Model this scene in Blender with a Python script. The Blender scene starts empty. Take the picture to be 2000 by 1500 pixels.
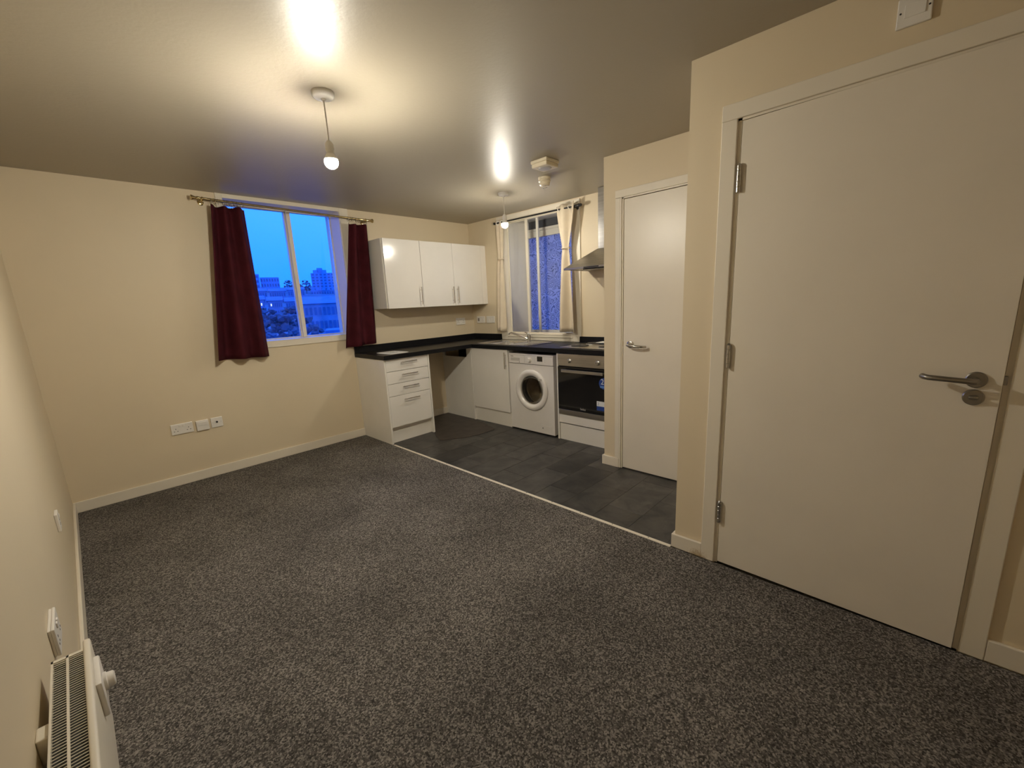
import bpy, bmesh, math, random
from mathutils import Vector, Matrix

random.seed(7)
S = bpy.context.scene
COL = S.collection
PI = math.pi

# ------------------------------------------------------------------ camera
CAMLOC = Vector((-3.7913, -4.3421, 1.3647))
yaw, pit, rol, FPX, PPX, PPY = -.7994, -.2090, -.0483, 828.3274, 1001.0918, 765.5894
fw = Vector((-math.sin(yaw) * math.cos(pit), math.cos(yaw) * math.cos(pit), math.sin(pit)))
rt = fw.cross(Vector((0, 0, 1))).normalized()
up = rt.cross(fw)
R2 = rt * math.cos(rol) + up * math.sin(rol)
U2 = -rt * math.sin(rol) + up * math.cos(rol)
cd = bpy.data.cameras.new('camera')
cd.sensor_fit = 'HORIZONTAL'
cd.sensor_width = 36
cd.lens = FPX / 2000 * 36
cd.shift_x = (1000 - PPX) / 2000
cd.shift_y = (PPY - 750) / 2000
cd.clip_start = .02
cd.clip_end = 2000
cam = bpy.data.objects.new('camera', cd)
COL.objects.link(cam)
cam.matrix_world = Matrix(((R2.x, U2.x, -fw.x, CAMLOC.x), (R2.y, U2.y, -fw.y, CAMLOC.y),
                           (R2.z, U2.z, -fw.z, CAMLOC.z), (0, 0, 0, 1)))
S.camera = cam

# ------------------------------------------------------------------ world, exposure
BULB = 2000.0
BULBCOL = (1.0, .93, .78)
w = bpy.data.worlds.new('dusk')
S.world = w
w.use_nodes = True
nt = w.node_tree
nt.nodes.clear()
wo = nt.nodes.new('ShaderNodeOutputWorld')
bg = nt.nodes.new('ShaderNodeBackground')
tc = nt.nodes.new('ShaderNodeTexCoord')
sp = nt.nodes.new('ShaderNodeSeparateXYZ')
nz = nt.nodes.new('ShaderNodeTexNoise')
nz.inputs['Scale'].default_value = 3.5
nz.inputs['Detail'].default_value = 4
ad = nt.nodes.new('ShaderNodeMath'); ad.operation = 'MULTIPLY_ADD'
ad.inputs[1].default_value = .10
cr = nt.nodes.new('ShaderNodeValToRGB')
e = cr.color_ramp.elements
e[0].position = .0; e[0].color = (.012, .30, 1.0, 1)
e[1].position = .42; e[1].color = (.085, .50, 1.0, 1)
x = e.new(.14); x.color = (.03, .42, 1.0, 1)
x = e.new(.24); x.color = (.07, .52, 1.0, 1)
nt.links.new(tc.outputs['Generated'], nz.inputs['Vector'])
nt.links.new(tc.outputs['Generated'], sp.inputs[0])
nt.links.new(nz.outputs[0], ad.inputs[0])
nt.links.new(sp.outputs['Z'], ad.inputs[2])
nt.links.new(ad.outputs[0], cr.inputs[0])
mixb = nt.nodes.new('ShaderNodeVectorMath'); mixb.operation = 'MULTIPLY'
mixb.inputs[1].default_value = (1.0, 1.0, 3.0)
nt.links.new(cr.outputs[0], mixb.inputs[0])
nt.links.new(mixb.outputs[0], bg.inputs[0])
bg.inputs[1].default_value = 1.0
nt.links.new(bg.outputs[0], wo.inputs[0])

S.view_settings.view_transform = 'Standard'
S.view_settings.look = 'None'
S.view_settings.gamma = 1
S.view_settings.use_curve_mapping = False
S.view_settings.exposure = 0
S.cycles.max_bounces = 10
S.cycles.diffuse_bounces = 6
S.cycles.glossy_bounces = 5
S.cycles.transparent_max_bounces = 12
S.cycles.sample_clamp_indirect = 6
S.cycles.use_denoising = True

# ------------------------------------------------------------------ materials
MATS = {}


def M(name, col, rough=.5, metal=0, nscale=0, namt=.0, bump=0, bscale=0, spec=.5, coat=0, emit=None, estr=0, stretch=None, coords='Object'):
    m = bpy.data.materials.new(name)
    m.use_nodes = True
    n = m.node_tree
    b = n.nodes['Principled BSDF']
    b.inputs['Base Color'].default_value = (*col, 1)
    b.inputs['Roughness'].default_value = rough
    b.inputs['Metallic'].default_value = metal
    b.inputs['Specular IOR Level'].default_value = spec
    b.inputs['Coat Weight'].default_value = coat
    b.inputs['Coat Roughness'].default_value = .05
    if emit:
        b.inputs['Emission Color'].default_value = (*emit, 1)
        b.inputs['Emission Strength'].default_value = estr
    t = n.nodes.new('ShaderNodeTexCoord')
    src = t.outputs[coords]
    if stretch:
        mp = n.nodes.new('ShaderNodeMapping')
        mp.inputs['Scale'].default_value = stretch
        n.links.new(src, mp.inputs[0])
        src = mp.outputs[0]
    if namt:
        z = n.nodes.new('ShaderNodeTexNoise')
        z.inputs['Scale'].default_value = nscale
        z.inputs['Detail'].default_value = 5
        n.links.new(src, z.inputs['Vector'])
        r = n.nodes.new('ShaderNodeValToRGB')
        r.color_ramp.elements[0].position = .3
        r.color_ramp.elements[1].position = .7
        r.color_ramp.elements[0].color = (*[c * (1 - namt) for c in col], 1)
        r.color_ramp.elements[1].color = (*[min(1, c * (1 + namt)) for c in col], 1)
        n.links.new(z.outputs[0], r.inputs[0])
        n.links.new(r.outputs[0], b.inputs['Base Color'])
    if bump:
        z = n.nodes.new('ShaderNodeTexNoise')
        z.inputs['Scale'].default_value = bscale
        z.inputs['Detail'].default_value = 3
        n.links.new(src, z.inputs['Vector'])
        q = n.nodes.new('ShaderNodeBump')
        q.inputs['Strength'].default_value = bump
        q.inputs['Distance'].default_value = .002
        n.links.new(z.outputs[0], q.inputs['Height'])
        n.links.new(q.outputs[0], b.inputs['Normal'])
    MATS[name] = m
    return m


WALL = M('cream_wall_paint', (.70, .60, .435), .5, nscale=1.3, namt=.03, bump=.12, bscale=90, spec=.35)
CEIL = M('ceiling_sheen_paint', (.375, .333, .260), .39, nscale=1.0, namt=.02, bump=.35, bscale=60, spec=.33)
TRIM = M('white_gloss_trim', (.76, .70, .59), .35, nscale=4, namt=.03, bump=.05, bscale=60)
DOORM = M('white_door_paint', (.76, .70, .60), .34, nscale=3, namt=.03, bump=.10, bscale=120)
UNIT = M('white_gloss_unit', (.84, .81, .76), .16, nscale=5, namt=.015, coat=.3)
CARC = M('white_melamine', (.82, .79, .73), .38, nscale=6, namt=.02)
WTOP = M('black_laminate', (.010, .010, .011), .36, nscale=220, namt=.5, bump=.08, bscale=180, spec=.17)
STEEL = M('brushed_steel', (.55, .54, .52), .28, 1, nscale=60, namt=.12, bump=.06, bscale=200, stretch=(1, .05, 1))
SINKST = M('sink_steel', (.74, .73, .71), .2, 1, nscale=60, namt=.08, bump=.04, bscale=200)
CHROME = M('polished_chrome', (.75, .74, .72), .12, 1, nscale=20, namt=.04)
SATIN = M('satin_nickel', (.50, .48, .44), .26, 1, nscale=40, namt=.06)
DKNICK = M('dull_nickel', (.30, .28, .25), .36, 1, nscale=40, namt=.08)
BRASS = M('antique_brass', (.62, .50, .26), .22, 1, nscale=30, namt=.08)
BLACKM = M('black_metal', (.012, .012, .013), .35, nscale=60, namt=.2)
PLAST = M('white_plastic', (.78, .75, .70), .32, nscale=12, namt=.02)
CREAMP = M('cream_plastic', (.78, .70, .54), .35, nscale=12, namt=.02)
DARK = M('dark_slot', (.012, .011, .010), .6, nscale=30, namt=.2)
BURG = M('burgundy_cloth', (.058, .008, .013), .85, nscale=9, namt=.25, bump=.5, bscale=500, spec=.15)
BEIGE = M('beige_cloth', (.66, .57, .44), .8, nscale=9, namt=.05, bump=.4, bscale=500, spec=.15)
WAPPL = M('appliance_white', (.80, .77, .74), .25, nscale=8, namt=.015, coat=.3)
WGREY = M('appliance_grey', (.52, .50, .47), .32, nscale=8, namt=.03)
BLKGL = M('black_glass', (.006, .006, .007), .05, nscale=20, namt=.1, coat=.5)
HOTPL = M('cast_iron_plate', (.035, .033, .031), .5, nscale=80, namt=.3, bump=.2, bscale=150)
PAPER = M('white_paper', (.78, .77, .75), .7, nscale=20, namt=.03)
INK = M('dark_ink', (.06, .06, .07), .6, nscale=50, namt=.2)
BLUEST = M('blue_sticker', (.02, .06, .28), .35, nscale=30, namt=.15)
WHITEST = M('white_sticker', (.75, .77, .80), .35, nscale=30, namt=.03)
HEAT = M('heater_enamel', (.74, .69, .58), .38, nscale=10, namt=.02)
DRUMM = M('drum_steel', (.62, .55, .43), .35, .55, nscale=30, namt=.1)
RUBBER = M('grey_rubber', (.04, .04, .04), .55, nscale=30, namt=.2)
MATM = M('brown_vinyl_back', (.050, .040, .033), .55, nscale=12, namt=.3, bump=.2, bscale=80)
CONC = M('subfloor', (.15, .14, .125), .8, nscale=8, namt=.2)
TOPDARK = M('dark_grey_panel', (.07, .075, .085), .35, nscale=6, namt=.15)  # for the sheet that stands in for the dark top-light


def bulbmat(k):
    m = bpy.data.materials.new('lit_bulb_glass')
    m.use_nodes = True
    n = m.node_tree
    n.nodes.clear()
    o = n.nodes.new('ShaderNodeOutputMaterial')
    em = n.nodes.new('ShaderNodeEmission')
    em.inputs[0].default_value = (*BULBCOL, 1)
    em.inputs[1].default_value = BULB * k
    n.links.new(em.outputs[0], o.inputs[0])
    return m


BULBM = bulbmat(1.0)
BULBM2 = bulbmat(.36)


def litmat(name, col, s):
    m = bpy.data.materials.new(name)
    m.use_nodes = True
    b = m.node_tree.nodes['Principled BSDF']
    b.inputs['Base Color'].default_value = (*col, 1)
    b.inputs['Emission Color'].default_value = (*col, 1)
    b.inputs['Emission Strength'].default_value = s
    return m


LIT = litmat('lit_window', (.75, .95, 1.0), 3.0)


def carpetmat():
    m = M('flecked_carpet', (.05, .047, .045), .95, spec=.1)
    n = m.node_tree
    b = n.nodes['Principled BSDF']
    t = n.nodes.new('ShaderNodeTexCoord')
    z2 = n.nodes.new('ShaderNodeTexNoise'); z2.inputs['Scale'].default_value = 2.2; z2.inputs['Detail'].default_value = 4
    z3 = n.nodes.new('ShaderNodeTexVoronoi'); z3.inputs['Scale'].default_value = 200
    z4 = n.nodes.new('ShaderNodeTexNoise'); z4.inputs['Scale'].default_value = 115; z4.inputs['Detail'].default_value = 4
    z4.inputs['Roughness'].default_value = .7
    for z in (z2, z3, z4):
        n.links.new(t.outputs['Object'], z.inputs['Vector'])
    sx = n.nodes.new('ShaderNodeSeparateColor')
    n.links.new(z3.outputs['Color'], sx.inputs[0])
    z1 = n.nodes.new('ShaderNodeMix'); z1.data_type = 'FLOAT'
    z1.inputs[0].default_value = .45
    n.links.new(sx.outputs[0], z1.inputs[2]); n.links.new(z4.outputs[0], z1.inputs[3])
    r = n.nodes.new('ShaderNodeValToRGB')
    E = r.color_ramp.elements
    E[0].position = .20; E[0].color = (.036, .033, .030, 1)
    E[1].position = .86; E[1].color = (.36, .332, .30, 1)
    q = E.new(.52); q.color = (.120, .110, .100, 1)
    n.links.new(z1.outputs[0], r.inputs[0])
    r2 = n.nodes.new('ShaderNodeValToRGB')
    r2.color_ramp.elements[0].position = .35; r2.color_ramp.elements[0].color = (.80, .80, .80, 1)
    r2.color_ramp.elements[1].position = .65; r2.color_ramp.elements[1].color = (1.12, 1.12, 1.12, 1)
    n.links.new(z2.outputs[0], r2.inputs[0])
    mx = n.nodes.new('ShaderNodeVectorMath'); mx.operation = 'MULTIPLY'
    n.links.new(r.outputs[0], mx.inputs[0]); n.links.new(r2.outputs[0], mx.inputs[1])
    n.links.new(mx.outputs[0], b.inputs['Base Color'])
    bp = n.nodes.new('ShaderNodeBump'); bp.inputs['Strength'].default_value = .9; bp.inputs['Distance'].default_value = .006
    n.links.new(z4.outputs[0], bp.inputs['Height'])
    n.links.new(bp.outputs[0], b.inputs['Normal'])
    return m


def tilemat():
    m = M('slate_vinyl_tile', (.03, .03, .03), .42, spec=.4)
    n = m.node_tree
    b = n.nodes['Principled BSDF']
    t = n.nodes.new('ShaderNodeTexCoord')
    oi = n.nodes.new('ShaderNodeObjectInfo')
    g = n.nodes.new('ShaderNodeNewGeometry')
    z1 = n.nodes.new('ShaderNodeTexNoise'); z1.inputs['Scale'].default_value = 7; z1.inputs['Detail'].default_value = 7
    z1.inputs['Roughness'].default_value = .62; z1.inputs['Distortion'].default_value = .6
    n.links.new(g.outputs['Position'], z1.inputs['Vector'])
    r = n.nodes.new('ShaderNodeValToRGB')
    E = r.color_ramp.elements
    E[0].position = .34; E[0].color = (.028, .028, .027, 1)
    E[1].position = .70; E[1].color = (.090, .083, .076, 1)
    n.links.new(z1.outputs[0], r.inputs[0])
    mr = n.nodes.new('ShaderNodeMapRange'); mr.inputs['To Min'].default_value = .62; mr.inputs['To Max'].default_value = 1.18
    n.links.new(oi.outputs['Random'], mr.inputs['Value'])
    mx = n.nodes.new('ShaderNodeVectorMath'); mx.operation = 'SCALE'
    n.links.new(r.outputs[0], mx.inputs[0]); n.links.new(mr.outputs[0], mx.inputs['Scale'])
    n.links.new(mx.outputs[0], b.inputs['Base Color'])
    bp = n.nodes.new('ShaderNodeBump'); bp.inputs['Strength'].default_value = .25; bp.inputs['Distance'].default_value = .002
    n.links.new(z1.outputs[0], bp.inputs['Height']); n.links.new(bp.outputs[0], b.inputs['Normal'])
    return m


def glassmat(name, tint, refl=.9):
    m = bpy.data.materials.new(name)
    m.use_nodes = True
    n = m.node_tree
    n.nodes.clear()
    o = n.nodes.new('ShaderNodeOutputMaterial')
    tr = n.nodes.new('ShaderNodeBsdfTransparent'); tr.inputs[0].default_value = (*tint, 1)
    gl = n.nodes.new('ShaderNodeBsdfGlossy'); gl.inputs['Roughness'].default_value = .015
    fr = n.nodes.new('ShaderNodeFresnel'); fr.inputs[0].default_value = 1.28
    mx = n.nodes.new('ShaderNodeMixShader')
    n.links.new(fr.outputs[0], mx.inputs[0]); n.links.new(tr.outputs[0], mx.inputs[1]); n.links.new(gl.outputs[0], mx.inputs[2])
    n.links.new(mx.outputs[0], o.inputs[0])
    return m


def obscure():
    # embossed floral obscured glass: swirled relief, clearer in the lines
    m = bpy.data.materials.new('embossed_obscure_glass')
    m.use_nodes = True
    n = m.node_tree
    n.nodes.clear()
    o = n.nodes.new('ShaderNodeOutputMaterial')
    t = n.nodes.new('ShaderNodeTexCoord')
    wv = n.nodes.new('ShaderNodeTexNoise'); wv.inputs['Scale'].default_value = 6; wv.inputs['Detail'].default_value = 2
    n.links.new(t.outputs['Object'], wv.inputs['Vector'])
    va = n.nodes.new('ShaderNodeVectorMath'); va.operation = 'MULTIPLY_ADD'
    va.inputs[1].default_value = (.20, .20, .20)
    n.links.new(wv.outputs['Color'], va.inputs[0]); n.links.new(t.outputs['Object'], va.inputs[2])
    vo = n.nodes.new('ShaderNodeTexVoronoi'); vo.inputs['Scale'].default_value = 11; vo.feature = 'DISTANCE_TO_EDGE'
    n.links.new(va.outputs[0], vo.inputs['Vector'])
    sn = n.nodes.new('ShaderNodeMath'); sn.operation = 'MULTIPLY'; sn.inputs[1].default_value = 46
    n.links.new(vo.outputs[0], sn.inputs[0])
    si = n.nodes.new('ShaderNodeMath'); si.operation = 'SINE'
    n.links.new(sn.outputs[0], si.inputs[0])
    r = n.nodes.new('ShaderNodeValToRGB')
    E = r.color_ramp.elements
    E[0].position = .10; E[0].color = (.26, .30, .36, 1)
    E[1].position = .6; E[1].color = (.85, .87, .90, 1)
    mm = n.nodes.new('ShaderNodeMapRange'); mm.inputs['From Min'].default_value = -1
    n.links.new(si.outputs[0], mm.inputs['Value']); n.links.new(mm.outputs[0], r.inputs[0])
    td = n.nodes.new('ShaderNodeBsdfTranslucent')
    df = n.nodes.new('ShaderNodeBsdfDiffuse')
    n.links.new(r.outputs[0], td.inputs[0]); n.links.new(r.outputs[0], df.inputs[0])
    mx = n.nodes.new('ShaderNodeMixShader'); mx.inputs[0].default_value = .22
    n.links.new(td.outputs[0], mx.inputs[1]); n.links.new(df.outputs[0], mx.inputs[2])
    gl = n.nodes.new('ShaderNodeBsdfGlossy'); gl.inputs['Roughness'].default_value = .12
    fr = n.nodes.new('ShaderNodeFresnel')
    mx2 = n.nodes.new('ShaderNodeMixShader')
    n.links.new(fr.outputs[0], mx2.inputs[0]); n.links.new(mx.outputs[0], mx2.inputs[1]); n.links.new(gl.outputs[0], mx2.inputs[2])
    bp = n.nodes.new('ShaderNodeBump'); bp.inputs['Strength'].default_value = .3; bp.inputs['Distance'].default_value = .002
    n.links.new(si.outputs[0], bp.inputs['Height'])
    n.links.new(bp.outputs[0], gl.inputs['Normal'])
    n.links.new(mx2.outputs[0], o.inputs[0])
    return m


def scuffed():
    m = M('scuffed_white_trim', (.76, .70, .59), .4)
    n = m.node_tree
    b = n.nodes['Principled BSDF']
    g = n.nodes.new('ShaderNodeNewGeometry')
    d = n.nodes.new('ShaderNodeVectorMath'); d.operation = 'DISTANCE'; d.inputs[1].default_value = (-1.695, -3.61, -.012)
    z = n.nodes.new('ShaderNodeTexNoise'); z.inputs['Scale'].default_value = 130; z.inputs['Detail'].default_value = 4
    n.links.new(g.outputs['Position'], d.inputs[0]); n.links.new(g.outputs['Position'], z.inputs['Vector'])
    a = n.nodes.new('ShaderNodeMath'); a.operation = 'MULTIPLY_ADD'; a.inputs[1].default_value = .07
    n.links.new(z.outputs[0], a.inputs[0]); n.links.new(d.outputs['Value'], a.inputs[2])
    r = n.nodes.new('ShaderNodeValToRGB')
    r.color_ramp.elements[0].position = .060; r.color_ramp.elements[0].color = (.52, .40, .25, 1)
    r.color_ramp.elements[1].position = .090; r.color_ramp.elements[1].color = (.76, .70, .59, 1)
    n.links.new(a.outputs[0], r.inputs[0]); n.links.new(r.outputs[0], b.inputs['Base Color'])
    return m


SCUFF = scuffed()
CARPET = carpetmat()
TILE = tilemat()
GLASS = glassmat('clear_glass', (.97, .98, .99))
DOORGL = glassmat('smoked_door_glass', (.82, .80, .76))
OBSC = obscure()
FARB = M('far_wall_haze_blue', (.20, .40, .62), .9, nscale=.05, namt=.12)  # blue in these building colours stands in for dusk light and haze
MIDB = M('terrace_brick_dusk_blue', (.22, .30, .46), .9, nscale=.3, namt=.2)
NEARB = M('near_brick_dusk_blue', (.30, .34, .46), .9, nscale=.8, namt=.15)
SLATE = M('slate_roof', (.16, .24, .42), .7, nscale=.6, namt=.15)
DKPANE = M('unlit_pane_hazed', (.10, .17, .30), .3, nscale=1, namt=.2)  # base colour drawn towards the walls to imitate haze
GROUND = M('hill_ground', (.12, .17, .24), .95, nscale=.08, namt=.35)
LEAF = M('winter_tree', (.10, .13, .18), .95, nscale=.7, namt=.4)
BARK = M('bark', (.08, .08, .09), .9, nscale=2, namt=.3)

# ------------------------------------------------------------------ helpers
ORG = {}


def tag(o, label=None, cat=None, group=None, kind=None):
    if label: o['label'] = label
    if cat: o['category'] = cat
    if group: o['group'] = group
    if kind: o['kind'] = kind
    return o


def thing(name, label, cat, loc, group=None, kind=None):
    o = bpy.data.objects.new(name, None)
    o.empty_display_size = .05
    COL.objects.link(o)
    o.location = loc
    ORG[o.name] = Vector(loc)
    return tag(o, label, cat, group, kind)


def B():
    return bmesh.new()


def obj(name, bm, mat, parent=None, smooth=False, loc=None):
    """link a bmesh given in world coordinates as one mesh object"""
    org = Vector((0, 0, 0))
    if parent is not None:
        org = ORG[parent.name]
    elif loc is not None:
        org = Vector(loc)
    bmesh.ops.translate(bm, vec=-org, verts=bm.verts)
    bmesh.ops.recalc_face_normals(bm, faces=bm.faces)
    me = bpy.data.meshes.new(name)
    bm.to_mesh(me)
    bm.free()
    if smooth:
        for p in me.polygons:
            p.use_smooth = True
        try:
            me.set_sharp_from_angle(angle=math.radians(38))
        except Exception:
            pass
    me.materials.append(mat)
    o = bpy.data.objects.new(name, me)
    COL.objects.link(o)
    if parent is not None:
        o.parent = parent
    elif loc is not None:
        o.location = loc
    ORG[o.name] = org.copy()
    return o


def box(bm, x0, x1, y0, y1, z0, z1, bev=0, seg=2):
    if x0 > x1: x0, x1 = x1, x0
    if y0 > y1: y0, y1 = y1, y0
    if z0 > z1: z0, z1 = z1, z0
    v = [bm.verts.new(p) for p in ((x0, y0, z0), (x1, y0, z0), (x1, y1, z0), (x0, y1, z0),
                                   (x0, y0, z1), (x1, y0, z1), (x1, y1, z1), (x0, y1, z1))]
    f = [bm.faces.new([v[i] for i in q]) for q in ((0, 3, 2, 1), (4, 5, 6, 7), (0, 1, 5, 4), (1, 2, 6, 5), (2, 3, 7, 6), (3, 0, 4, 7))]
    if bev:
        es = set()
        for q in f:
            es.update(q.edges)
        bmesh.ops.bevel(bm, geom=list(es), offset=bev, segments=seg, profile=.5, affect='EDGES')
    return bm


def bx(x0, x1, y0, y1, z0, z1, bev=0, seg=2):
    return box(B(), x0, x1, y0, y1, z0, z1, bev, seg)


def frame_of(d):
    d = Vector(d).normalized()
    a = Vector((0, 0, 1)) if abs(d.z) < .9 else Vector((1, 0, 0))
    u = d.cross(a).normalized()
    return u, d.cross(u)


def tube(bm, pts, r, n=10, caps=True):
    pts = [Vector(p) for p in pts]
    rings = []
    u = None
    for i, p in enumerate(pts):
        d = (pts[min(i + 1, len(pts) - 1)] - pts[max(i - 1, 0)]).normalized()
        if u is None:
            u, v = frame_of(d)
        else:
            u = (u - d * u.dot(d)).normalized()
            v = d.cross(u)
        rr = r[i] if isinstance(r, (list, tuple)) else r
        rings.append([bm.verts.new(p + (u * math.cos(2 * PI * k / n) + v * math.sin(2 * PI * k / n)) * rr) for k in range(n)])
    for a, b in zip(rings, rings[1:]):
        for k in range(n):
            bm.faces.new((a[k], a[(k + 1) % n], b[(k + 1) % n], b[k]))
    if caps:
        bm.faces.new(rings[0][::-1])
        bm.faces.new(rings[-1])
    return bm


def lathe(bm, origin, axis, prof, n=24, close=False):
    """prof: list of (radius, height along axis)"""
    o = Vector(origin)
    d = Vector(axis).normalized()
    u, v = frame_of(d)
    rings = []
    for r, h in prof:
        if r < 1e-6:
            rings.append([bm.verts.new(o + d * h)])
        else:
            rings.append([bm.verts.new(o + d * h + (u * math.cos(2 * PI * k / n) + v * math.sin(2 * PI * k / n)) * r) for k in range(n)])
    pr = list(zip(rings, rings[1:]))
    if close:
        pr.append((rings[-1], rings[0]))
    for a, b in pr:
        for k in range(n):
            k2 = (k + 1) % n
            if len(a) == 1 and len(b) == 1:
                continue
            if len(a) == 1:
                bm.faces.new((a[0], b[k2], b[k]))
            elif len(b) == 1:
                bm.faces.new((a[k], a[k2], b[0]))
            else:
                bm.faces.new((a[k], a[k2], b[k2], b[k]))
    if not close:
        if len(rings[0]) > 1: bm.faces.new(rings[0][::-1])
        if len(rings[-1]) > 1: bm.faces.new(rings[-1])
    return bm


def torus(bm, c, axis, R, r, n=20, m=8):
    prof = [(R + r * math.cos(2 * PI * k / m), r * math.sin(2 * PI * k / m)) for k in range(m)]
    return lathe(bm, c, axis, prof, n, close=True)


def prism(bm, poly, axis, a, b):
    """poly: 2-D points in the plane normal to axis ('x': (y,z); 'y': (x,z); 'z': (x,y))"""
    def P(p, t):
        return {'x': (t, p[0], p[1]), 'y': (p[0], t, p[1]), 'z': (p[0], p[1], t)}[axis]
    A = [bm.verts.new(P(p, a)) for p in poly]
    Bv = [bm.verts.new(P(p, b)) for p in poly]
    n = len(poly)
    bm.faces.new(A[::-1]); bm.faces.new(Bv)
    for i in range(n):
        bm.faces.new((A[i], A[(i + 1) % n], Bv[(i + 1) % n], Bv[i]))
    return bm


def text_mesh(name, s, size, mat, parent, origin, right, upv, depth=.0006, align='CENTER'):
    cu = bpy.data.curves.new('lettering_curve', 'FONT')
    cu.body = s
    cu.size = size
    cu.align_x = align
    cu.align_y = 'CENTER'
    cu.extrude = depth
    cu.resolution_u = 3
    t = bpy.data.objects.new('lettering_curve', cu)
    me = bpy.data.meshes.new_from_object(t)
    bpy.data.objects.remove(t)
    r = Vector(right).normalized(); u = Vector(upv).normalized(); n = r.cross(u)
    o0 = Vector(origin) - ORG[parent.name]
    for v in me.vertices:
        v.co = o0 + r * v.co.x + u * v.co.y + n * v.co.z
    me.materials.clear()
    me.materials.append(mat)
    o = bpy.data.objects.new(name, me)
    COL.objects.link(o)
    o.parent = parent
    ORG[o.name] = ORG[parent.name].copy()
    return o


def struct(name, bm, mat, label, cat, smooth=False):
    return tag(obj(name, bm, mat, None, smooth), label, cat, kind='structure')


# ------------------------------------------------------------------ room shell
XL, H, YF = -3.983, 2.36, -5.2
XC, YA = -.859, -2.530        # cupboard wall plane, partition
XE, YB = -1.679, -3.482       # entrance wall plane, return
WT = .32

b_ = bx(XL - .1, .3, YF - .1, .3, -.16, -.012)
box(b_, -1.690, 0, -3.482, 0, -.012, -.0022)
fl = struct('floor', b_, CONC, 'floor slab under the carpet and the dark kitchen tiles', 'floor')
# vinyl tiles, half-bond, each a piece of the floor
tx, ty = .486, .2485
tiles = {}
k = 0
j0 = -16
for j in range(0, 16):
    ya = .30 - j * ty
    ya = -2.196 + (8 - j) * ty
    yb = ya - ty
    if ya > .2 or yb < -3.75:
        pass
    off = -1.235 if j % 2 == 0 else -1.478
    xs = [off + i * tx for i in range(-2, 4)]
    for x0 in xs:
        x1 = x0 + tx
        X0, X1 = max(x0, -1.690), min(x1, .0)
        Y1, Y0 = min(ya, 0.0), max(yb, -3.482)
        if X1 - X0 < .01 or Y1 - Y0 < .01:
            continue
        g = .0012
        key = (round(X1 - X0, 3), round(Y1 - Y0, 3))
        if key not in tiles:
            b_ = bx(-(X1 - X0) / 2 + g, (X1 - X0) / 2 - g, -(Y1 - Y0) / 2 + g, (Y1 - Y0) / 2 - g, -.0022, 0, .0006, 1)
            me = bpy.data.meshes.new('tile')
            bmesh.ops.recalc_face_normals(b_, faces=b_.faces)
            b_.to_mesh(me); b_.free()
            me.materials.append(TILE)
            tiles[key] = me
        o = bpy.data.objects.new('tile', tiles[key])
        COL.objects.link(o)
        o.parent = fl
        o.location = ((X0 + X1) / 2, (Y0 + Y1) / 2, -.0002 * (k % 3))
        k += 1

tag(obj('carpet', bx(XL + .002, -1.698, YF + .002, -.002, -.012, 0), CARPET), 'dark grey flecked carpet covering the living area', 'carpet', kind='stuff')

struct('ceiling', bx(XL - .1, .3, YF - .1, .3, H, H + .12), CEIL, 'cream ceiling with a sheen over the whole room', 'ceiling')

# window openings
W1 = (-2.69, -1.692, 1.118, 2.33)         # x0 x1 z0 z1 in the back wall
W2 = (-1.62, -.640, .985, 2.292)
SPL = -.748         # y0 y1 z0 z1 in the kitchen window wall
b_ = B()
box(b_, XL - .1, W1[0], 0, WT, -.012, H)
box(b_, W1[1], .3, 0, WT, -.012, H)
box(b_, W1[0], W1[1], 0, WT, -.012, W1[2])
box(b_, W1[0], W1[1], 0, WT, W1[3], H)
struct('wall_back', b_, WALL, 'cream wall with the burgundy-curtained window', 'wall')
b_ = B()
box(b_, 0, WT, W2[1], 0, -.012, H)
box(b_, 0, WT, YF, W2[0], -.012, H)
box(b_, 0, WT, W2[0], W2[1], -.012, W2[2])
box(b_, 0, WT, W2[0], W2[1], W2[3], H)
struct('wall_right', b_, WALL, 'cream kitchen wall with the patterned-glass window', 'wall')
struct('wall_left', bx(XL - .12, XL, YF, 0, -.012, H), WALL, 'cream wall beside the panel heater', 'wall')
struct('wall_front', bx(XL - .1, .3, YF - .1, YF, -.012, H), WALL, 'cream wall behind the viewer', 'wall')
struct('wall_partition', bx(XC, 0, YA - .09, YA, -.012, H), WALL, 'cream partition wall beside the oven', 'wall')
D2 = (-3.412, -2.697, 2.046)    # narrow door leaf y0,y1,top
b_ = B()
box(b_, XC, XC + .09, D2[1] + .012, YA - .09, -.012, H)
box(b_, XC, XC + .09, YB - .09, D2[0] - .012, -.012, H)
box(b_, XC, XC + .09, D2[0] - .012, D2[1] + .012, D2[2] + .012, H)
struct('wall_cupboard', b_, WALL, 'cream wall around the narrow door', 'wall')
struct('wall_return', bx(XE, XC, YB - .09, YB, -.012, H), WALL, 'cream return wall between the two doors', 'wall')
D1 = (-4.554, -3.708, 2.056)
b_ = B()
box(b_, XE, XE + .1, D1[1] + .016, YB - .09, -.012, H)
box(b_, XE, XE + .1, YF, D1[0] - .016, -.012, H)
box(b_, XE, XE + .1, D1[0] - .016, D1[1] + .016, D1[2] + .016, H)
struct('wall_entrance', b_, WALL, 'cream wall around the large entrance door', 'wall')


def base(name, label, x0, x1, y0, y1, h=.082):
    struct(name, bx(x0, x1, y0, y1, 0, h, .004, 2), TRIM, label, 'baseboard')


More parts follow.
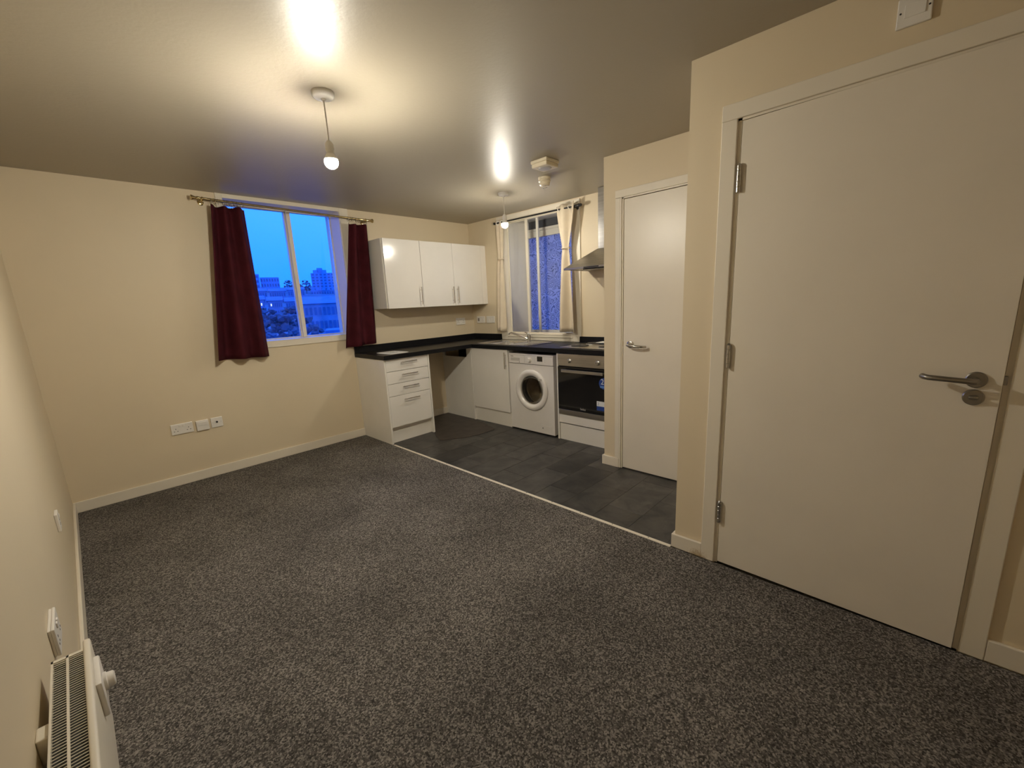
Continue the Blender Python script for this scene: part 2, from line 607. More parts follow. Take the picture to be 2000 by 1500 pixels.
base('baseboard_back', 'white baseboard along the window wall', XL, -.545, -.015, 0)
base('baseboard_left', 'white baseboard along the heater wall', XL, XL + .015, YF, -.015)
b_ = bx(XC - .015, XC, D2[1] + .028, YA + .015, 0, .078, .003)
box(b_, XC, XC + .2, YA, YA + .015, 0, .078, .003)
struct('baseboard_cupboard', b_, TRIM, 'short white baseboard at the partition corner by the oven', 'baseboard')
b_ = bx(XE - .015, XE, -3.627, YB + .015, 0, .078, .003)
box(b_, XE, XC - .02, YB, YB + .015, 0, .078, .003)
struct('baseboard_entrance', b_, SCUFF, 'white baseboard with a scuffed foot on the corner beside the entrance door', 'baseboard')
base('baseboard_front', 'white baseboard right of the entrance door', XE - .015, XE, YF, -4.637, .088)

# door 1: large entrance door, a touch ajar
d1 = thing('door_1', 'large plain white entrance door with three hinges and a steel lever', 'door', (XE - .009, D1[1], 0), kind='structure')
b_ = B()
AX0, AX1 = XE - .0165, XE
box(b_, AX0, AX1, D1[1] + .018, D1[1] + .081, 0, D1[2] + .0125, .003)
box(b_, AX0, AX1, D1[0] - .083, D1[0] - .018, 0, D1[2] + .0125, .003)
box(b_, AX0, AX1, D1[0] - .083, D1[1] + .081, D1[2] + .013, D1[2] + .0755, .003)
obj('architrave', b_, SCUFF, d1)
b_ = B()
JX0, JX1 = XE - .004, XE + .1
box(b_, JX0, JX1, D1[1] + .003, D1[1] + .02, 0, D1[2] + .02)
box(b_, JX0, JX1, D1[0] - .02, D1[0] - .003, 0, D1[2] + .02)
box(b_, JX0, JX1, D1[0] - .02, D1[1] + .02, D1[2] + .004, D1[2] + .02)
box(b_, XE + .045, JX1, D1[1] - .012, D1[1] + .004, 0, D1[2] + .004)
box(b_, XE + .045, JX1, D1[0] - .004, D1[0] + .012, 0, D1[2] + .004)
box(b_, XE + .045, JX1, D1[0], D1[1], D1[2] - .012, D1[2] + .004)
obj('jamb', b_, TRIM, d1)
leaf = obj('door_leaf', bx(XE - .009, XE + .033, D1[0], D1[1], .010, D1[2], .0015, 1), DOORM, d1)
for zc in (1.83, 1.071, .286):
    hb = B()
    hx, hy = XE - .017, D1[1] + .001
    for i in range(5):
        lathe(hb, (hx, hy, zc - .053 + i * .0214), (0, 0, 1), [(.0088, 0), (.0095, .0008), (.0095, .0204), (.0088, .0212)], 14)
    lathe(hb, (hx, hy, zc + .054), (0, 0, 1), [(.007, 0), (.008, .003), (.004, .008)], 12)
    box(hb, hx, hx + .008, D1[1] - .0005, D1[1] + .0025, zc - .053, zc + .053)
    obj('hinge', hb, SATIN, d1, True)
# lever furniture (built at the leaf, carried by it)
px = XE - .009
rose = obj('handle_rose', lathe(B(), (px, -4.493, 1.035), (-1, 0, 0), [(.027, 0), (.027, .007), (.024, .010), (.012, .010)], 32), DKNICK, leaf, True)
pts = [(px - .008, -4.493, 1.035), (px - .04, -4.493, 1.035), (px - .052, -4.488, 1.035), (px - .057, -4.475, 1.036), (px - .057, -4.40, 1.040),
       (px - .056, -4.378, 1.041), (px - .048, -4.366, 1.042), (px - .035, -4.362, 1.042)]
obj('lever', tube(B(), pts, .0095, 14), DKNICK, leaf, True)
esc = B()
lathe(esc, (px, -4.493, .975), (-1, 0, 0), [(.027, 0), (.027, .006), (.024, .009), (.0, .009)], 32)
obj('thumb_turn_plate', esc, DKNICK, leaf, True)
obj('thumb_turn', bx(px - .024, px - .009, -4.505, -4.481, .970, .982, .003), DKNICK, leaf, True)
obj('latch_bolt', bx(px + .012, px + .028, D1[0] - .010, D1[0] + .004, 1.02, 1.05, .002), DKNICK, leaf)
a1 = math.radians(-1.25)
leaf.rotation_euler = (0, 0, a1)

# door 2: narrow cupboard door
d2 = thing('door_2', 'narrow plain white door with a curved steel lever beside the oven', 'door', (XC, D2[1], 0), kind='structure')
b_ = B()
A0, A1 = XC - .012, XC
box(b_, A0, A1, D2[1] + .013, D2[1] + .027, 0, D2[2] + .0135, .003)
box(b_, A0 + .003, A1, D2[1] + .0275, D2[1] + .066, .079, D2[2] + .0135, .003)
box(b_, A0, A1, YB + .001, D2[0] - .013, 0, D2[2] + .0135, .003)
box(b_, A0, A1, YB + .001, D2[1] + .066, D2[2] + .014, D2[2] + .066, .003)
obj('architrave', b_, TRIM, d2)
b_ = B()
box(b_, XC - .003, XC + .09, D2[1] + .003, D2[1] + .014, 0, D2[2] + .014)
box(b_, XC - .003, XC + .09, D2[0] - .014, D2[0] - .003, 0, D2[2] + .014)
box(b_, XC - .003, XC + .09, D2[0] - .014, D2[1] + .014, D2[2] + .004, D2[2] + .014)
box(b_, XC + .045, XC + .09, D2[1] - .012, D2[1] + .004, 0, D2[2] + .004)
box(b_, XC + .045, XC + .09, D2[0] - .004, D2[0] + .012, 0, D2[2] + .004)
box(b_, XC + .045, XC + .09, D2[0], D2[1], D2[2] - .012, D2[2] + .004)
obj('jamb', b_, TRIM, d2)
leaf2 = obj('door_leaf', bx(XC + .001, XC + .040, D2[0], D2[1], .008, D2[2], .0015, 1), DOORM, d2)
px = XC + .001
obj('handle_rose', lathe(B(), (px, -2.757, 1.008), (-1, 0, 0), [(.027, 0), (.027, .007), (.023, .010), (.012, .010)], 32), SATIN, leaf2, True)
pts = [(px - .008, -2.757, 1.008), (px - .045, -2.757, 1.008), (px - .058, -2.762, 1.007), (px - .064, -2.775, 1.006), (px - .062, -2.83, 1.001),
       (px - .054, -2.868, .998), (px - .042, -2.888, .997), (px - .030, -2.895, .997)]
obj('lever', tube(B(), pts, .0095, 14), SATIN, leaf2, True)
obj('latch_plate', bx(px - .001, px + .012, D2[1] + .0005, D2[1] + .0025, .99, 1.03), BRASS, d2)

# fused spur box above the entrance door
sb = thing('wall_plate', 'white square connection plate high above the entrance door', 'switch plate', (XE, -4.21, 2.235))
obj('plate', bx(XE - .012, XE, -4.254, -4.167, 2.192, 2.279, .003), PLAST, sb)
obj('cover', bx(XE - .015, XE - .012, -4.238, -4.186, 2.217, 2.255, .001), PLAST, sb)
for yy in (-4.246, -4.176):
    obj('screw', lathe(B(), (XE - .012, yy, 2.235), (-1, 0, 0), [(.003, 0), (.0025, .0015)], 10), DARK, sb)

# ------------------------------------------------------------------ window 1 (back wall)
w1 = thing('window_1', 'white two-pane window between the burgundy curtains', 'window', (-2.17, 0, 1.118), kind='structure')
tr = B()
T0 = -.012
box(tr, -2.739, -2.69, T0, 0, 1.060, H, .002)
box(tr, -1.692, -1.604, T0, 0, 1.060, H, .002)
box(tr, -2.69, -1.692, T0, 0, 2.325, H, .002)
obj('casing', tr, TRIM, w1)
obj('apron', bx(-2.69, -1.692, T0, 0, 1.058, 1.106, .002), TRIM, w1)
obj('sill_board', bx(-2.69, -1.692, -.014, .215, 1.106, 1.119, .003), TRIM, w1)
# painted reveal lining
rv = B()
box(rv, W1[0], W1[0] + .004, 0, .215, 1.119, W1[3])
box(rv, W1[1] - .004, W1[1], 0, .215, 1.119, W1[3])
box(rv, W1[0], W1[1], 0, .215, W1[3] - .004, W1[3])
obj('reveal_lining', rv, TRIM, w1)
fy0, fy1 = .20, .25
fr = B()
box(fr, W1[0], W1[0] + .05, fy0, fy1, 1.119, W1[3], .003)
box(fr, W1[1] - .010, W1[1], fy0, fy1, 1.119, W1[3], .003)
box(fr, W1[0] + .05, W1[1] - .016, fy0, fy1, 2.312, W1[3], .003)
box(fr, W1[0] + .05, W1[1] - .016, fy0, fy1, 1.119, 1.128, .002)
obj('outer_frame', fr, TRIM, w1)
mu = B()
box(mu, -2.133, -2.097, .175, fy1, 1.119, 2.325, .004)
box(mu, -2.143, -2.133, .205, fy1, 1.119, 2.325, .002)
obj('mullion', mu, TRIM, w1)
obj('pane', bx(-2.645, -2.13, .222, .228, 1.126, 2.314), GLASS, w1)
obj('pane', bx(-2.10, -1.704, .222, .228, 1.126, 2.314), GLASS, w1)

# ------------------------------------------------------------------ window 2 (kitchen)
w2 = thing('window_2', 'deep kitchen window with sliding inner panes and blue patterned glass', 'window', (0, -1.18, .985), kind='structure')
tr = B()
box(tr, -.013, 0, -1.727, -1.62, .912, 2.345, .002)
box(tr, -.013, 0, -.640, -.531, .912, 2.352, .002)
box(tr, -.013, 0, -1.62, -.640, 2.285, 2.350, .002)
box(tr, -.018, -.013, -1.62, -.640, 2.283, 2.300, .002)
obj('casing', tr, TRIM, w2)
ap = B()
box(ap, -.013, 0, -1.62, -.640, .912, .948, .002)
box(ap, -.020, 0, -1.62, -.640, .951, .978, .003)
obj('apron', ap, TRIM, w2)
obj('sill_board', bx(-.024, .30, -1.62, -.640, .979, .990, .003), TRIM, w2)
rv = B()
box(rv, 0, .3, W2[0], W2[0] + .004, .990, W2[3])
prism(rv, [(.0, W2[1] - .002), (.078, W2[1] - .006), (.3, SPL), (.3, W2[1])], 'z', .990, W2[3] - .004)
box(rv, 0, .3, W2[0], W2[1], W2[3] - .004, W2[3])
obj('reveal_lining', rv, TRIM, w2)
trk = B()
box(trk, .02, .075, W2[0] + .004, W2[1] - .004, .990, .997, .001)
box(trk, .02, .075, W2[0] + .004, W2[1] - .004, 2.276, 2.288, .001)
obj('slide_track', trk, TRIM, w2)


def sash(name, xa, xb, ya, yb, sa, sb_):
    f = B()
    box(f, xa, xb, ya, ya + sa, .997, 2.276, .002)
    box(f, xa, xb, yb - sb_, yb, .997, 2.276, .002)
    box(f, xa, xb, ya, yb, .997, 1.004, .001)
    box(f, xa, xb, ya, yb, 2.268, 2.276, .001)
    o = obj(name, f, TRIM, w2)
    xm = (xa + xb) / 2
    obj('pane', bx(xm - .002, xm + .002, ya + sa * .6, yb - sb_ * .6, 1.002, 2.27), GLASS, o)


sash('inner_sash', .050, .068, -1.122, W2[1] - .006, .030, .014)
sash('inner_sash', .026, .044, W2[0] + .006, -.948, .014, .034)
of = B()
ox0, ox1 = .27, .315
box(of, ox0, ox1, W2[0] + .004, W2[0] + .034, .990, W2[3] - .004, .002)
box(of, ox0, ox1, SPL - .030, SPL + .002, .990, W2[3] - .004, .002)
box(of, ox0, ox1, W2[0], SPL, .990, 1.012, .002)
box(of, ox0 - .012, ox1, W2[0] + .004, SPL, 2.168, 2.196, .003)
box(of, ox0, ox1, W2[0] + .034, SPL - .03, 2.10, 2.168, .002)
obj('outer_frame', of, TRIM, w2)
obj('toplight_dark_sheet', bx(.292, .300, W2[0] + .03, SPL - .02, 2.19, 2.29), TOPDARK, w2)  # made-up dark sheet in place of clear top-light glass with darkness behind
obj('patterned_pane', bx(.290, .296, W2[0] + .03, SPL - .02, 1.01, 2.105), OBSC, w2)

# ------------------------------------------------------------------ threshold strip
ts = thing('threshold_strip', 'thin white metal strip where the carpet meets the dark tiles', 'threshold strip', (-1.694, -2.03, 0))
obj('strip', prism(B(), [(-1.7045, 0), (-1.702, .004), (-1.6945, .005), (-1.686, .004), (-1.6835, 0)], 'y', -3.466, -.603), TRIM, ts)
for i in range(12):
    yy = -.75 - i * .235
    obj('screw', lathe(B(), (-1.694, yy, .0045), (0, 0, 1), [(.0035, 0), (.0032, .0012), (0, .0014)], 8), DARK, ts)

# ------------------------------------------------------------------ pendant lamps
def pendant(x, y, zb, label, dim):
    t = thing('pendant_lamp', label, 'lamp', (x, y, H), 'bare pendant bulbs')
    obj('ceiling_rose', lathe(B(), (x, y, H), (0, 0, -1), [(.050, 0), (.050, .008), (.047, .020), (.040, .026), (.012, .028), (.008, .036)], 32), PLAST, t, True)
    obj('cord', tube(B(), [(x, y, H - .03), (x + .001, y, (H + zb) / 2), (x, y, zb + .085)], .0032, 8), PLAST, t, True)
    obj('lamp_holder', lathe(B(), (x, y, zb + .09), (0, 0, -1), [(.006, 0), (.010, .004), (.014, .010), (.019, .016), (.020, .042), (.017, .052), (.0145, .056)], 24), PLAST, t, True)
    r = .031
    ang = [math.radians(20 - i * 110 / 12) for i in range(13)]
    prof = [(max(r * math.cos(a), 0), r * math.sin(a) - .004) for a in ang]
    prof[-1] = (0, prof[-1][1])
    bl = obj('bulb', lathe(B(), (x, y, zb), (0, 0, 1), prof[::-1], 24), dim, t, True)
    obj('bulb_collar', lathe(B(), (x, y, zb), (0, 0, 1), [(r * math.cos(ang[0]) + .0008, r * math.sin(ang[0]) - .0045), (.0275, .014), (.024, .023), (.019, .031), (.0135, .036)], 24), PLAST, bl, True)
    return t


pendant(-2.762, -2.204, 2.066, 'lit bare bulb pendant over the carpet, the nearer of the two', BULBM)
pendant(-.742, -1.382, 2.086, 'lit bare bulb pendant over the kitchen, near the beige curtain', BULBM2)

# ------------------------------------------------------------------ detectors
t = thing('smoke_alarm', 'square cream mains alarm on the kitchen ceiling', 'alarm', (-1.15, -2.215, H))
obj('base', bx(-1.225, -1.075, -2.29, -2.14, H - .022, H, .006), CREAMP, t)
obj('body', bx(-1.220, -1.080, -2.285, -2.145, H - .050, H - .022, .006), CREAMP, t)
obj('sensor_dome', lathe(B(), (-1.15, -2.215, H - .050), (0, 0, -1), [(.050, 0), (.047, .004), (.030, .007), (0, .008)], 28), WGREY, t, True)
obj('test_button', lathe(B(), (-1.19, -2.20, H - .050), (0, 0, -1), [(.010, 0), (.010, .006), (0, .008)], 14), PLAST, t, True)
t = thing('heat_detector', 'round cream heat detector on the kitchen ceiling, beside the square alarm', 'detector', (-.82, -1.94, H))
obj('base', lathe(B(), (-.82, -1.94, H), (0, 0, -1), [(.052, 0), (.052, .012), (.046, .020)], 32), CREAMP, t, True)
obj('body', lathe(B(), (-.82, -1.94, H - .020), (0, 0, -1), [(.046, 0), (.050, .004), (.050, .014), (.044, .020), (.042, .040), (.034, .048), (0, .048)], 32), CREAMP, t, True)
g = B()
for i in range(8):
    a = i * PI / 4
    cx_, cy_ = -.82 + .018 * math.cos(a), -1.94 + .018 * math.sin(a)
    tube(g, [(cx_, cy_, H - .068), (cx_, cy_, H - .082)], .0018, 6)
torus(g, (-.82, -1.94, H - .082), (0, 0, 1), .018, .002, 16, 6)
obj('sensor_cage', g, WGREY, t)

# ------------------------------------------------------------------ curtains
def curtain(name, top, bot, mat, folds, amp, parent, n=64, rows=26, waist=None, yflip=None, phase=0., sag=.006, axis='x', off=0.):
    """top: (a0, a1, z) bottom: (a0, a1, z0, z1); the cloth hangs in plane axis with depth folds"""
    bm = B()
    vs = []
    for r in range(rows + 1):
        v = r / rows
        row = []
        for i in range(n + 1):
            u = i / n
            a0 = top[0] + (bot[0] - top[0]) * (v ** 1.05)
            a1 = top[1] + (bot[1] - top[1]) * (v ** 1.05)
            if waist:
                wv, wa0, wa1 = waist
                if v < wv:
                    s = v / wv; s = s ** 1.4
                    a0 = top[0] + (wa0 - top[0]) * s; a1 = top[1] + (wa1 - top[1]) * s
                else:
                    s = (v - wv) / (1 - wv); s = s ** .6
                    a0 = wa0 + (bot[0] - wa0) * s; a1 = wa1 + (bot[1] - wa1) * s
            a = a0 + (a1 - a0) * u
            zt = top[2] - sag * abs(math.sin(PI * u * folds)) * (1 - v)
            zb = bot[2] + (bot[3] - bot[2]) * u
            z = zt + (zb - zt) * v
            squeeze = 1 if not waist else (.45 + .55 * min(1, abs(v - waist[0]) / .25))
            d = amp * squeeze * (.75 + .25 * v) * math.sin(2 * PI * (u * folds + phase + .10 * math.sin(2.2 * v + u * 3)))
            d += amp * .35 * math.sin(2 * PI * (u * folds * .53 + .3) + v * 1.3)
            p = (a, off - d, z) if axis == 'x' else (off - d, a, z)
            row.append(bm.verts.new(p))
        vs.append(row)
    for r in range(rows):
        for i in range(n):
            bm.faces.new((vs[r][i], vs[r][i + 1], vs[r + 1][i + 1], vs[r + 1][i]))
    o = obj(name, bm, mat, parent, True)
    md = o.modifiers.new('cloth_thickness', 'SOLIDIFY')
    md.thickness = .003
    return o


RY = -.075
# brass rod
rod = thing('curtain_rod', 'antique brass curtain rod above the burgundy curtains', 'curtain rod', (-2.15, RY, 2.28), 'curtain rods')


def rodz(x): return 2.289 + (x + 2.919) / (1.547) * (2.257 - 2.289)


obj('pole', tube(B(), [(-2.88, RY, rodz(-2.88)), (-1.41, RY, rodz(-1.41))], .0095, 14), BRASS, rod, True)
for x0, sgn in ((-2.88, -1), (-1.41, 1)):
    obj('finial', lathe(B(), (x0, RY, rodz(x0)), (sgn, 0, 0), [(.012, -.012), (.012, .0), (.009, .004), (.012, .016), (.018, .030), (.020, .036), (.016, .042), (0, .044)], 20), BRASS, rod, True)
for x0 in (-2.845, -1.45):
    br = B()
    zz = rodz(x0)
    tube(br, [(x0, RY, zz - .012), (x0, RY + .02, zz - .018), (x0, -.004, zz - .018)], .006, 10)
    lathe(br, (x0, 0, zz - .018), (0, -1, 0), [(.022, 0), (.022, .004), (.012, .008)], 18)
    torus(br, (x0, RY, zz), (1, 0, 0), .0125, .003, 16, 6)
    obj('bracket', br, BRASS, rod, True)
obj('ring', torus(B(), (-2.86, RY, rodz(-2.86) - .012), (1, .15, 0), .019, .0022, 20, 6), BRASS, rod, True)
obj('ring', torus(B(), (-2.853, RY, rodz(-2.85) - .013), (1, -.2, 0), .019, .0022, 20, 6), BRASS, rod, True)

c = thing('burgundy_curtain', 'burgundy curtain hanging left of the window, clear of the worktop', 'curtain', (-2.68, RY, 2.25), 'burgundy curtains')
curtain('cloth', (-2.804, -2.545, 2.246), (-2.948, -2.537, .998, .984), BURG, 2.6, .044, c, off=RY, phase=.15)
rx = [-2.79, -2.765, -2.74, -2.70, -2.675, -2.66, -2.64, -2.625, -2.605, -2.57]
for i, x0 in enumerate(rx):
    q = obj('curtain_ring', torus(B(), (x0, RY, rodz(x0) - .011), (1, .25 * math.sin(i * 2.3), 0), .021, .0017, 20, 6), SATIN, c, True)
    obj('hook', tube(B(), [(x0, RY, rodz(x0) - .031), (x0, RY - .004, rodz(x0) - .040), (x0, RY, rodz(x0) - .05)], .0016, 6), PLAST, q, True)
c = thing('burgundy_curtain', 'burgundy curtain hanging right of the window, behind the worktop end', 'curtain', (-1.54, RY, 2.22), 'burgundy curtains')
curtain('cloth', (-1.652, -1.43, 2.214), (-1.832, -1.464, .978, 1.002), BURG, 2.3, .040, c, off=RY, phase=.4)
for i, x0 in enumerate([-1.64, -1.615, -1.59, -1.555, -1.525, -1.475, -1.445]):
    q = obj('curtain_ring', torus(B(), (x0, RY, rodz(x0) - .011), (1, .3 * math.sin(i * 1.7), 0), .021, .0017, 20, 6), SATIN, c, True)
    obj('hook', tube(B(), [(x0, RY, rodz(x0) - .031), (x0, RY - .004, rodz(x0) - .040), (x0, RY, rodz(x0) - .05)], .0016, 6), PLAST, q, True)

# black rod and beige curtains
RX = -.08
rod = thing('curtain_rod', 'thin black curtain rod above the kitchen window', 'curtain rod', (RX, -1.18, 2.268), 'curtain rods')
obj('pole', tube(B(), [(RX, -1.76, 2.264), (RX, -.575, 2.272)], .008, 12), BLACKM, rod, True)
obj('finial', lathe(B(), (RX, -1.735, 2.264), (0, -1, 0), [(.011, -.02), (.013, 0), (.010, .008), (.016, .016), (.018, .03), (.013, .042), (.016, .05), (.012, .06), (0, .062)], 18), BLACKM, rod, True)
obj('finial', lathe(B(), (RX, -.585, 2.272), (0, 1, 0), [(.011, -.01), (.010, 0), (.015, .012), (.013, .022), (0, .026)], 18), BLACKM, rod, True)
for y0 in (-1.705, -.60):
    br = B()
    tube(br, [(RX, y0, 2.256), (-.013, y0, 2.256)], .005, 8)
    lathe(br, (-.013, y0, 2.256), (-1, 0, 0), [(.016, 0), (.016, .004), (.008, .006)], 16)
    obj('bracket', br, BLACKM, rod, True)


def beige(y0, y1, b0, b1, wst, label, eyes, folds, ph):
    c = thing('beige_curtain', label, 'curtain', (RX, (y0 + y1) / 2, 2.3), 'beige curtains')
    curtain('cloth', (y0, y1, 2.312), (b0, b1, 1.022, 1.022), BEIGE, folds, .028, c, off=RX, axis='y', waist=wst, phase=ph, sag=.012)
    zt = 2.312 + (1.022 - 2.312) * wst[0]
    tb = B()
    yc, ry = (wst[1] + wst[2]) / 2, abs(wst[2] - wst[1]) / 2 + .004
    pts = [(RX + .034 * math.cos(a), yc + ry * math.sin(a), zt) for a in [2 * PI * i / 20 for i in range(21)]]
    tube(tb, pts, .006, 6, caps=False)
    obj('tie_band', tb, BEIGE, c, True)
    for ye in eyes:
        obj('eyelet', torus(B(), (RX - .004, ye, 2.268), (.75, 1, 0), .020, .005, 20, 8), PLAST, c, True)


beige(-1.727, -1.477, -1.700, -1.478, (.335, -1.642, -1.556), 'beige eyelet curtain tied at mid-height beside the cooker hood', (-1.66, -1.53), 1.6, .15)
beige(-.715, -.603, -.672, -.530, (.345, -.676, -.608), 'beige eyelet curtain tied at mid-height next to the wall cabinets', (-.70, -.63), 1.5, .55)

# ------------------------------------------------------------------ wall cabinets
def bar_handle(parent, p0, p1, out, r=.006, st=.030, mat=None):
    """T-bar handle between p0 and p1, standing off along out"""
    p0, p1, out = Vector(p0), Vector(p1), Vector(out)
    d = (p1 - p0).normalized()
    h = B()
    tube(h, [p0 + out * st, p1 + out * st], r, 12)
    L = (p1 - p0).length
    for s in (.17, .83):
        q = p0 + d * (L * s)
        tube(h, [q, q + out * st], r * .8, 10)
    return obj('handle', h, mat or CHROME, parent, True)


WZ0, WZ1, WD = 1.357, 2.060, -.300
wy = WD + .019
cw = [(-1.430, -.974), (-.974, -.086)]
t = thing('wall_cabinet', 'white gloss wall cabinet with one door, beside the burgundy curtain', 'cabinet', (-1.2, 0, WZ0), 'white wall cabinets')
b_ = bx(-1.430, -1.412, wy, 0, WZ0, WZ1, .001, 1)
box(b_, -.992, -.975, wy, 0, WZ0, WZ1)
box(b_, -1.412, -.992, wy, 0, WZ0, WZ0 + .018)
box(b_, -1.412, -.992, wy, 0, WZ1 - .018, WZ1)
box(b_, -1.412, -.992, -.012, 0, WZ0 + .018, WZ1 - .018)
obj('carcass', b_, CARC, t)
o = obj('door', bx(-1.418, -.9765, WD, wy - .001, WZ0 - .002, WZ1, .002, 2), UNIT, t)
bar_handle(o, (-1.013, WD, 1.385), (-1.013, WD, 1.573), (0, -1, 0))
t = thing('wall_cabinet', 'white gloss wall cabinet with a pair of doors, beside the beige curtain', 'cabinet', (-.5, 0, WZ0), 'white wall cabinets')
b_ = bx(-.974, -.956, wy, 0, WZ0, WZ1)
box(b_, -.105, -.088, wy, 0, WZ0, WZ1)
box(b_, -.956, -.105, wy, 0, WZ0, WZ0 + .018)
box(b_, -.956, -.105, wy, 0, WZ1 - .018, WZ1)
box(b_, -.956, -.105, -.012, 0, WZ0 + .018, WZ1 - .018)
obj('carcass', b_, CARC, t)
o = obj('door', bx(-.9725, -.5315, WD, wy - .001, WZ0 - .002, WZ1, .002, 2), UNIT, t)
bar_handle(o, (-.566, WD, 1.385), (-.566, WD, 1.573), (0, -1, 0))
o = obj('door', bx(-.5285, -.0875, WD, wy - .001, WZ0 - .002, WZ1, .002, 2), UNIT, t)
bar_handle(o, (-.494, WD, 1.385), (-.494, WD, 1.573), (0, -1, 0))
obj('filler_panel', bx(-.0845, -.001, WD + .001, wy + .015, WZ0 - .002, WZ1, .0015, 1), UNIT, t)

# ------------------------------------------------------------------ base units
BT = .868           # underside of the worktop
# drawer unit
t = thing('drawer_unit', 'white gloss unit of four drawers under the worktop end', 'cabinet', (-1.44, 0, 0))
obj('end_panel', bx(-1.703, -1.685, -.578, 0, 0, BT, .0012, 1), CARC, t)
b_ = bx(-1.189, -1.171, -.578, -.016, 0, BT, .0012, 1)
obj('end_panel', b_, CARC, t)
b_ = bx(-1.685, -1.189, -.520, -.510, .16, BT)
box(b_, -1.685, -1.189, -.555, -.016, .15, .166)
obj('carcass', b_, CARC, t)
dz = [(.8640, .7442), (.7398, .6192), (.6148, .4932), (.4888, .172)]
hz = [.826, .702, .577, .446]
for (za, zb_), zh in zip(dz, hz):
    o = obj('drawer', bx(-1.6825, -1.1925, -.576, -.557, zb_, za, .0018, 2), UNIT, t)
    bar_handle(o, (-1.533, -.576, zh), (-1.343, -.576, zh), (0, -1, 0))
obj('plinth', bx(-1.685, -1.189, -.532, -.516, 0, .15), CARC, t)

# corner panel + sink cabinet
t = thing('sink_cabinet', 'white gloss sink cabinet with one door and a blank corner panel', 'cabinet', (-.55, -.6, 0))
zn, ya_, yb_ = .747, -.045, -.458
pl = [(-.002, 0), (-.548, 0), (-.548, BT), (yb_ - .004, BT), (yb_ - .004, zn + .02)]
for i in range(5):
    a = -PI / 2 * i / 4
    pl.append((yb_ + .016 - .02 * math.cos(-a), zn + .02 + .02 * math.sin(a)))
for i in range(5):
    a = PI / 2 * i / 4
    pl.append((ya_ - .02 + .02 * math.sin(a), zn + .02 - .02 * math.cos(a)))
pl += [(ya_, BT), (-.002, BT)]
obj('corner_panel', prism(B(), pl, 'x', -.556, -.540), CARC, t)
obj('notch_shade_sheet', bx(-.30, -.29, -.54, -.002, .3, BT), DARK, t)  # added dark sheet standing in for the shade inside the notch
b_ = bx(-.572, -.02, -.566, -.548, 0, BT, .001, 1)
obj('side_panel', b_, CARC, t)
b_ = bx(-.548, -.02, -1.160, -1.143, 0, BT)
box(b_, -.548, -.02, -1.143, -.566, .15, .166)
obj('carcass', b_, CARC, t)
o = obj('door', bx(-.570, -.551, -1.158, -.569, .170, .866, .0018, 2), UNIT, t)
bar_handle(o, (-.570, -1.136, .663), (-.570, -1.136, .840), (-1, 0, 0), r=.006)
obj('plinth', bx(-.545, -.530, -1.160, -.566, 0, .15), CARC, t)

# oven housing
t = thing('oven_housing', 'white gloss housing unit around the built-in oven', 'cabinet', (-.3, -2.1, 0))
obj('side_panel', bx(-.562, -.02, -1.832, -1.814, 0, BT, .001, 1), CARC, t)
obj('side_panel', bx(-.548, -.02, -2.452, -2.434, 0, BT, .001, 1), CARC, t)
obj('lower_panel', bx(-.562, -.543, -2.433, -1.834, .178, .262, .0018, 2), UNIT, t)
obj('plinth', bx(-.548, -.532, -2.433, -1.834, 0, .165), CARC, t)
obj('shelf', bx(-.545, -.02, -2.433, -1.834, .245, .262), CARC, t)
obj('filler_panel', bx(-.562, -.545, -2.527, -2.455, .0, BT), CARC, t)

# ------------------------------------------------------------------ worktop
WF = .910
t = thing('worktop', 'black L-shaped worktop with upstands along both walls', 'worktop', (-.6, -.6, BT))
sx0, sx1, sy0, sy1 = -.50, -.13, -1.405, -.66     # sink cut-out
hx0, hx1, hy0, hy1 = -.51, -.06, -2.40, -1.86     # hob cut-out
b_ = prism(B(), [(-1.708, -.602), (-.585, -.602), (-.585, -.6), (-1.708, -.001)][:0] or [(-1.708, -.602), (-.585, -.602), (-.585, -.001), (-1.708, -.001)], 'z', BT, WF)
o = obj('return_top', b_, WTOP, t)
b_ = B()
ycuts = [-.001, sy1, sy0, hy1, hy0, -2.527]
xs0, xs1 = -.585, -.001
box(b_, xs0, xs1, sy1, ycuts[0], BT, WF)
box(b_, xs0, sx0, sy0, sy1, BT, WF); box(b_, sx1, xs1, sy0, sy1, BT, WF)
box(b_, xs0, xs1, hy1, sy0, BT, WF)
box(b_, xs0, hx0, hy0, hy1, BT, WF); box(b_, hx1, xs1, hy0, hy1, BT, WF)
box(b_, xs0, xs1, -2.527, hy0, BT, WF)
bmesh.ops.remove_doubles(b_, verts=b_.verts, dist=1e-5)
obj('main_top', b_, WTOP, t)
obj('edge_strip', bx(-1.7095, -1.708, -.602, -.001, BT, WF), WTOP, t)
b_ = bx(-1.708, -.001, -.019, -.001, WF, .979, .0015, 1)
obj('upstand', b_, WTOP, t)
obj('upstand', bx(-.019, -.001, -.524, -.019, WF, .979, .0015, 1), WTOP, t)
obj('upstand', bx(-.019, -.001, -2.527, -1.709, WF, .970, .0015, 1), WTOP, t)
obj('upstand', bx(-.585, -.019, -2.528, -2.510, WF, .970, .0015, 1), WTOP, t)
obj('joint_strip', bx(-.585, -.02, -1.470, -1.458, WF - .0005, WF + .0012), BLACKM, t)

# ------------------------------------------------------------------ sink
t = thing('kitchen_sink', 'stainless steel sink with drainer beneath the kitchen window', 'sink', (-.31, -1.03, WF))
ox0, ox1, oy0, oy1 = -.527, -.095, -1.425, -.625
bx0, bx1, by0, by1 = -.485, -.185, -1.10, -.78   # bowl


def ring_grid(bm, outer, inner):
    pass


b_ = B()
z1 = WF + .004
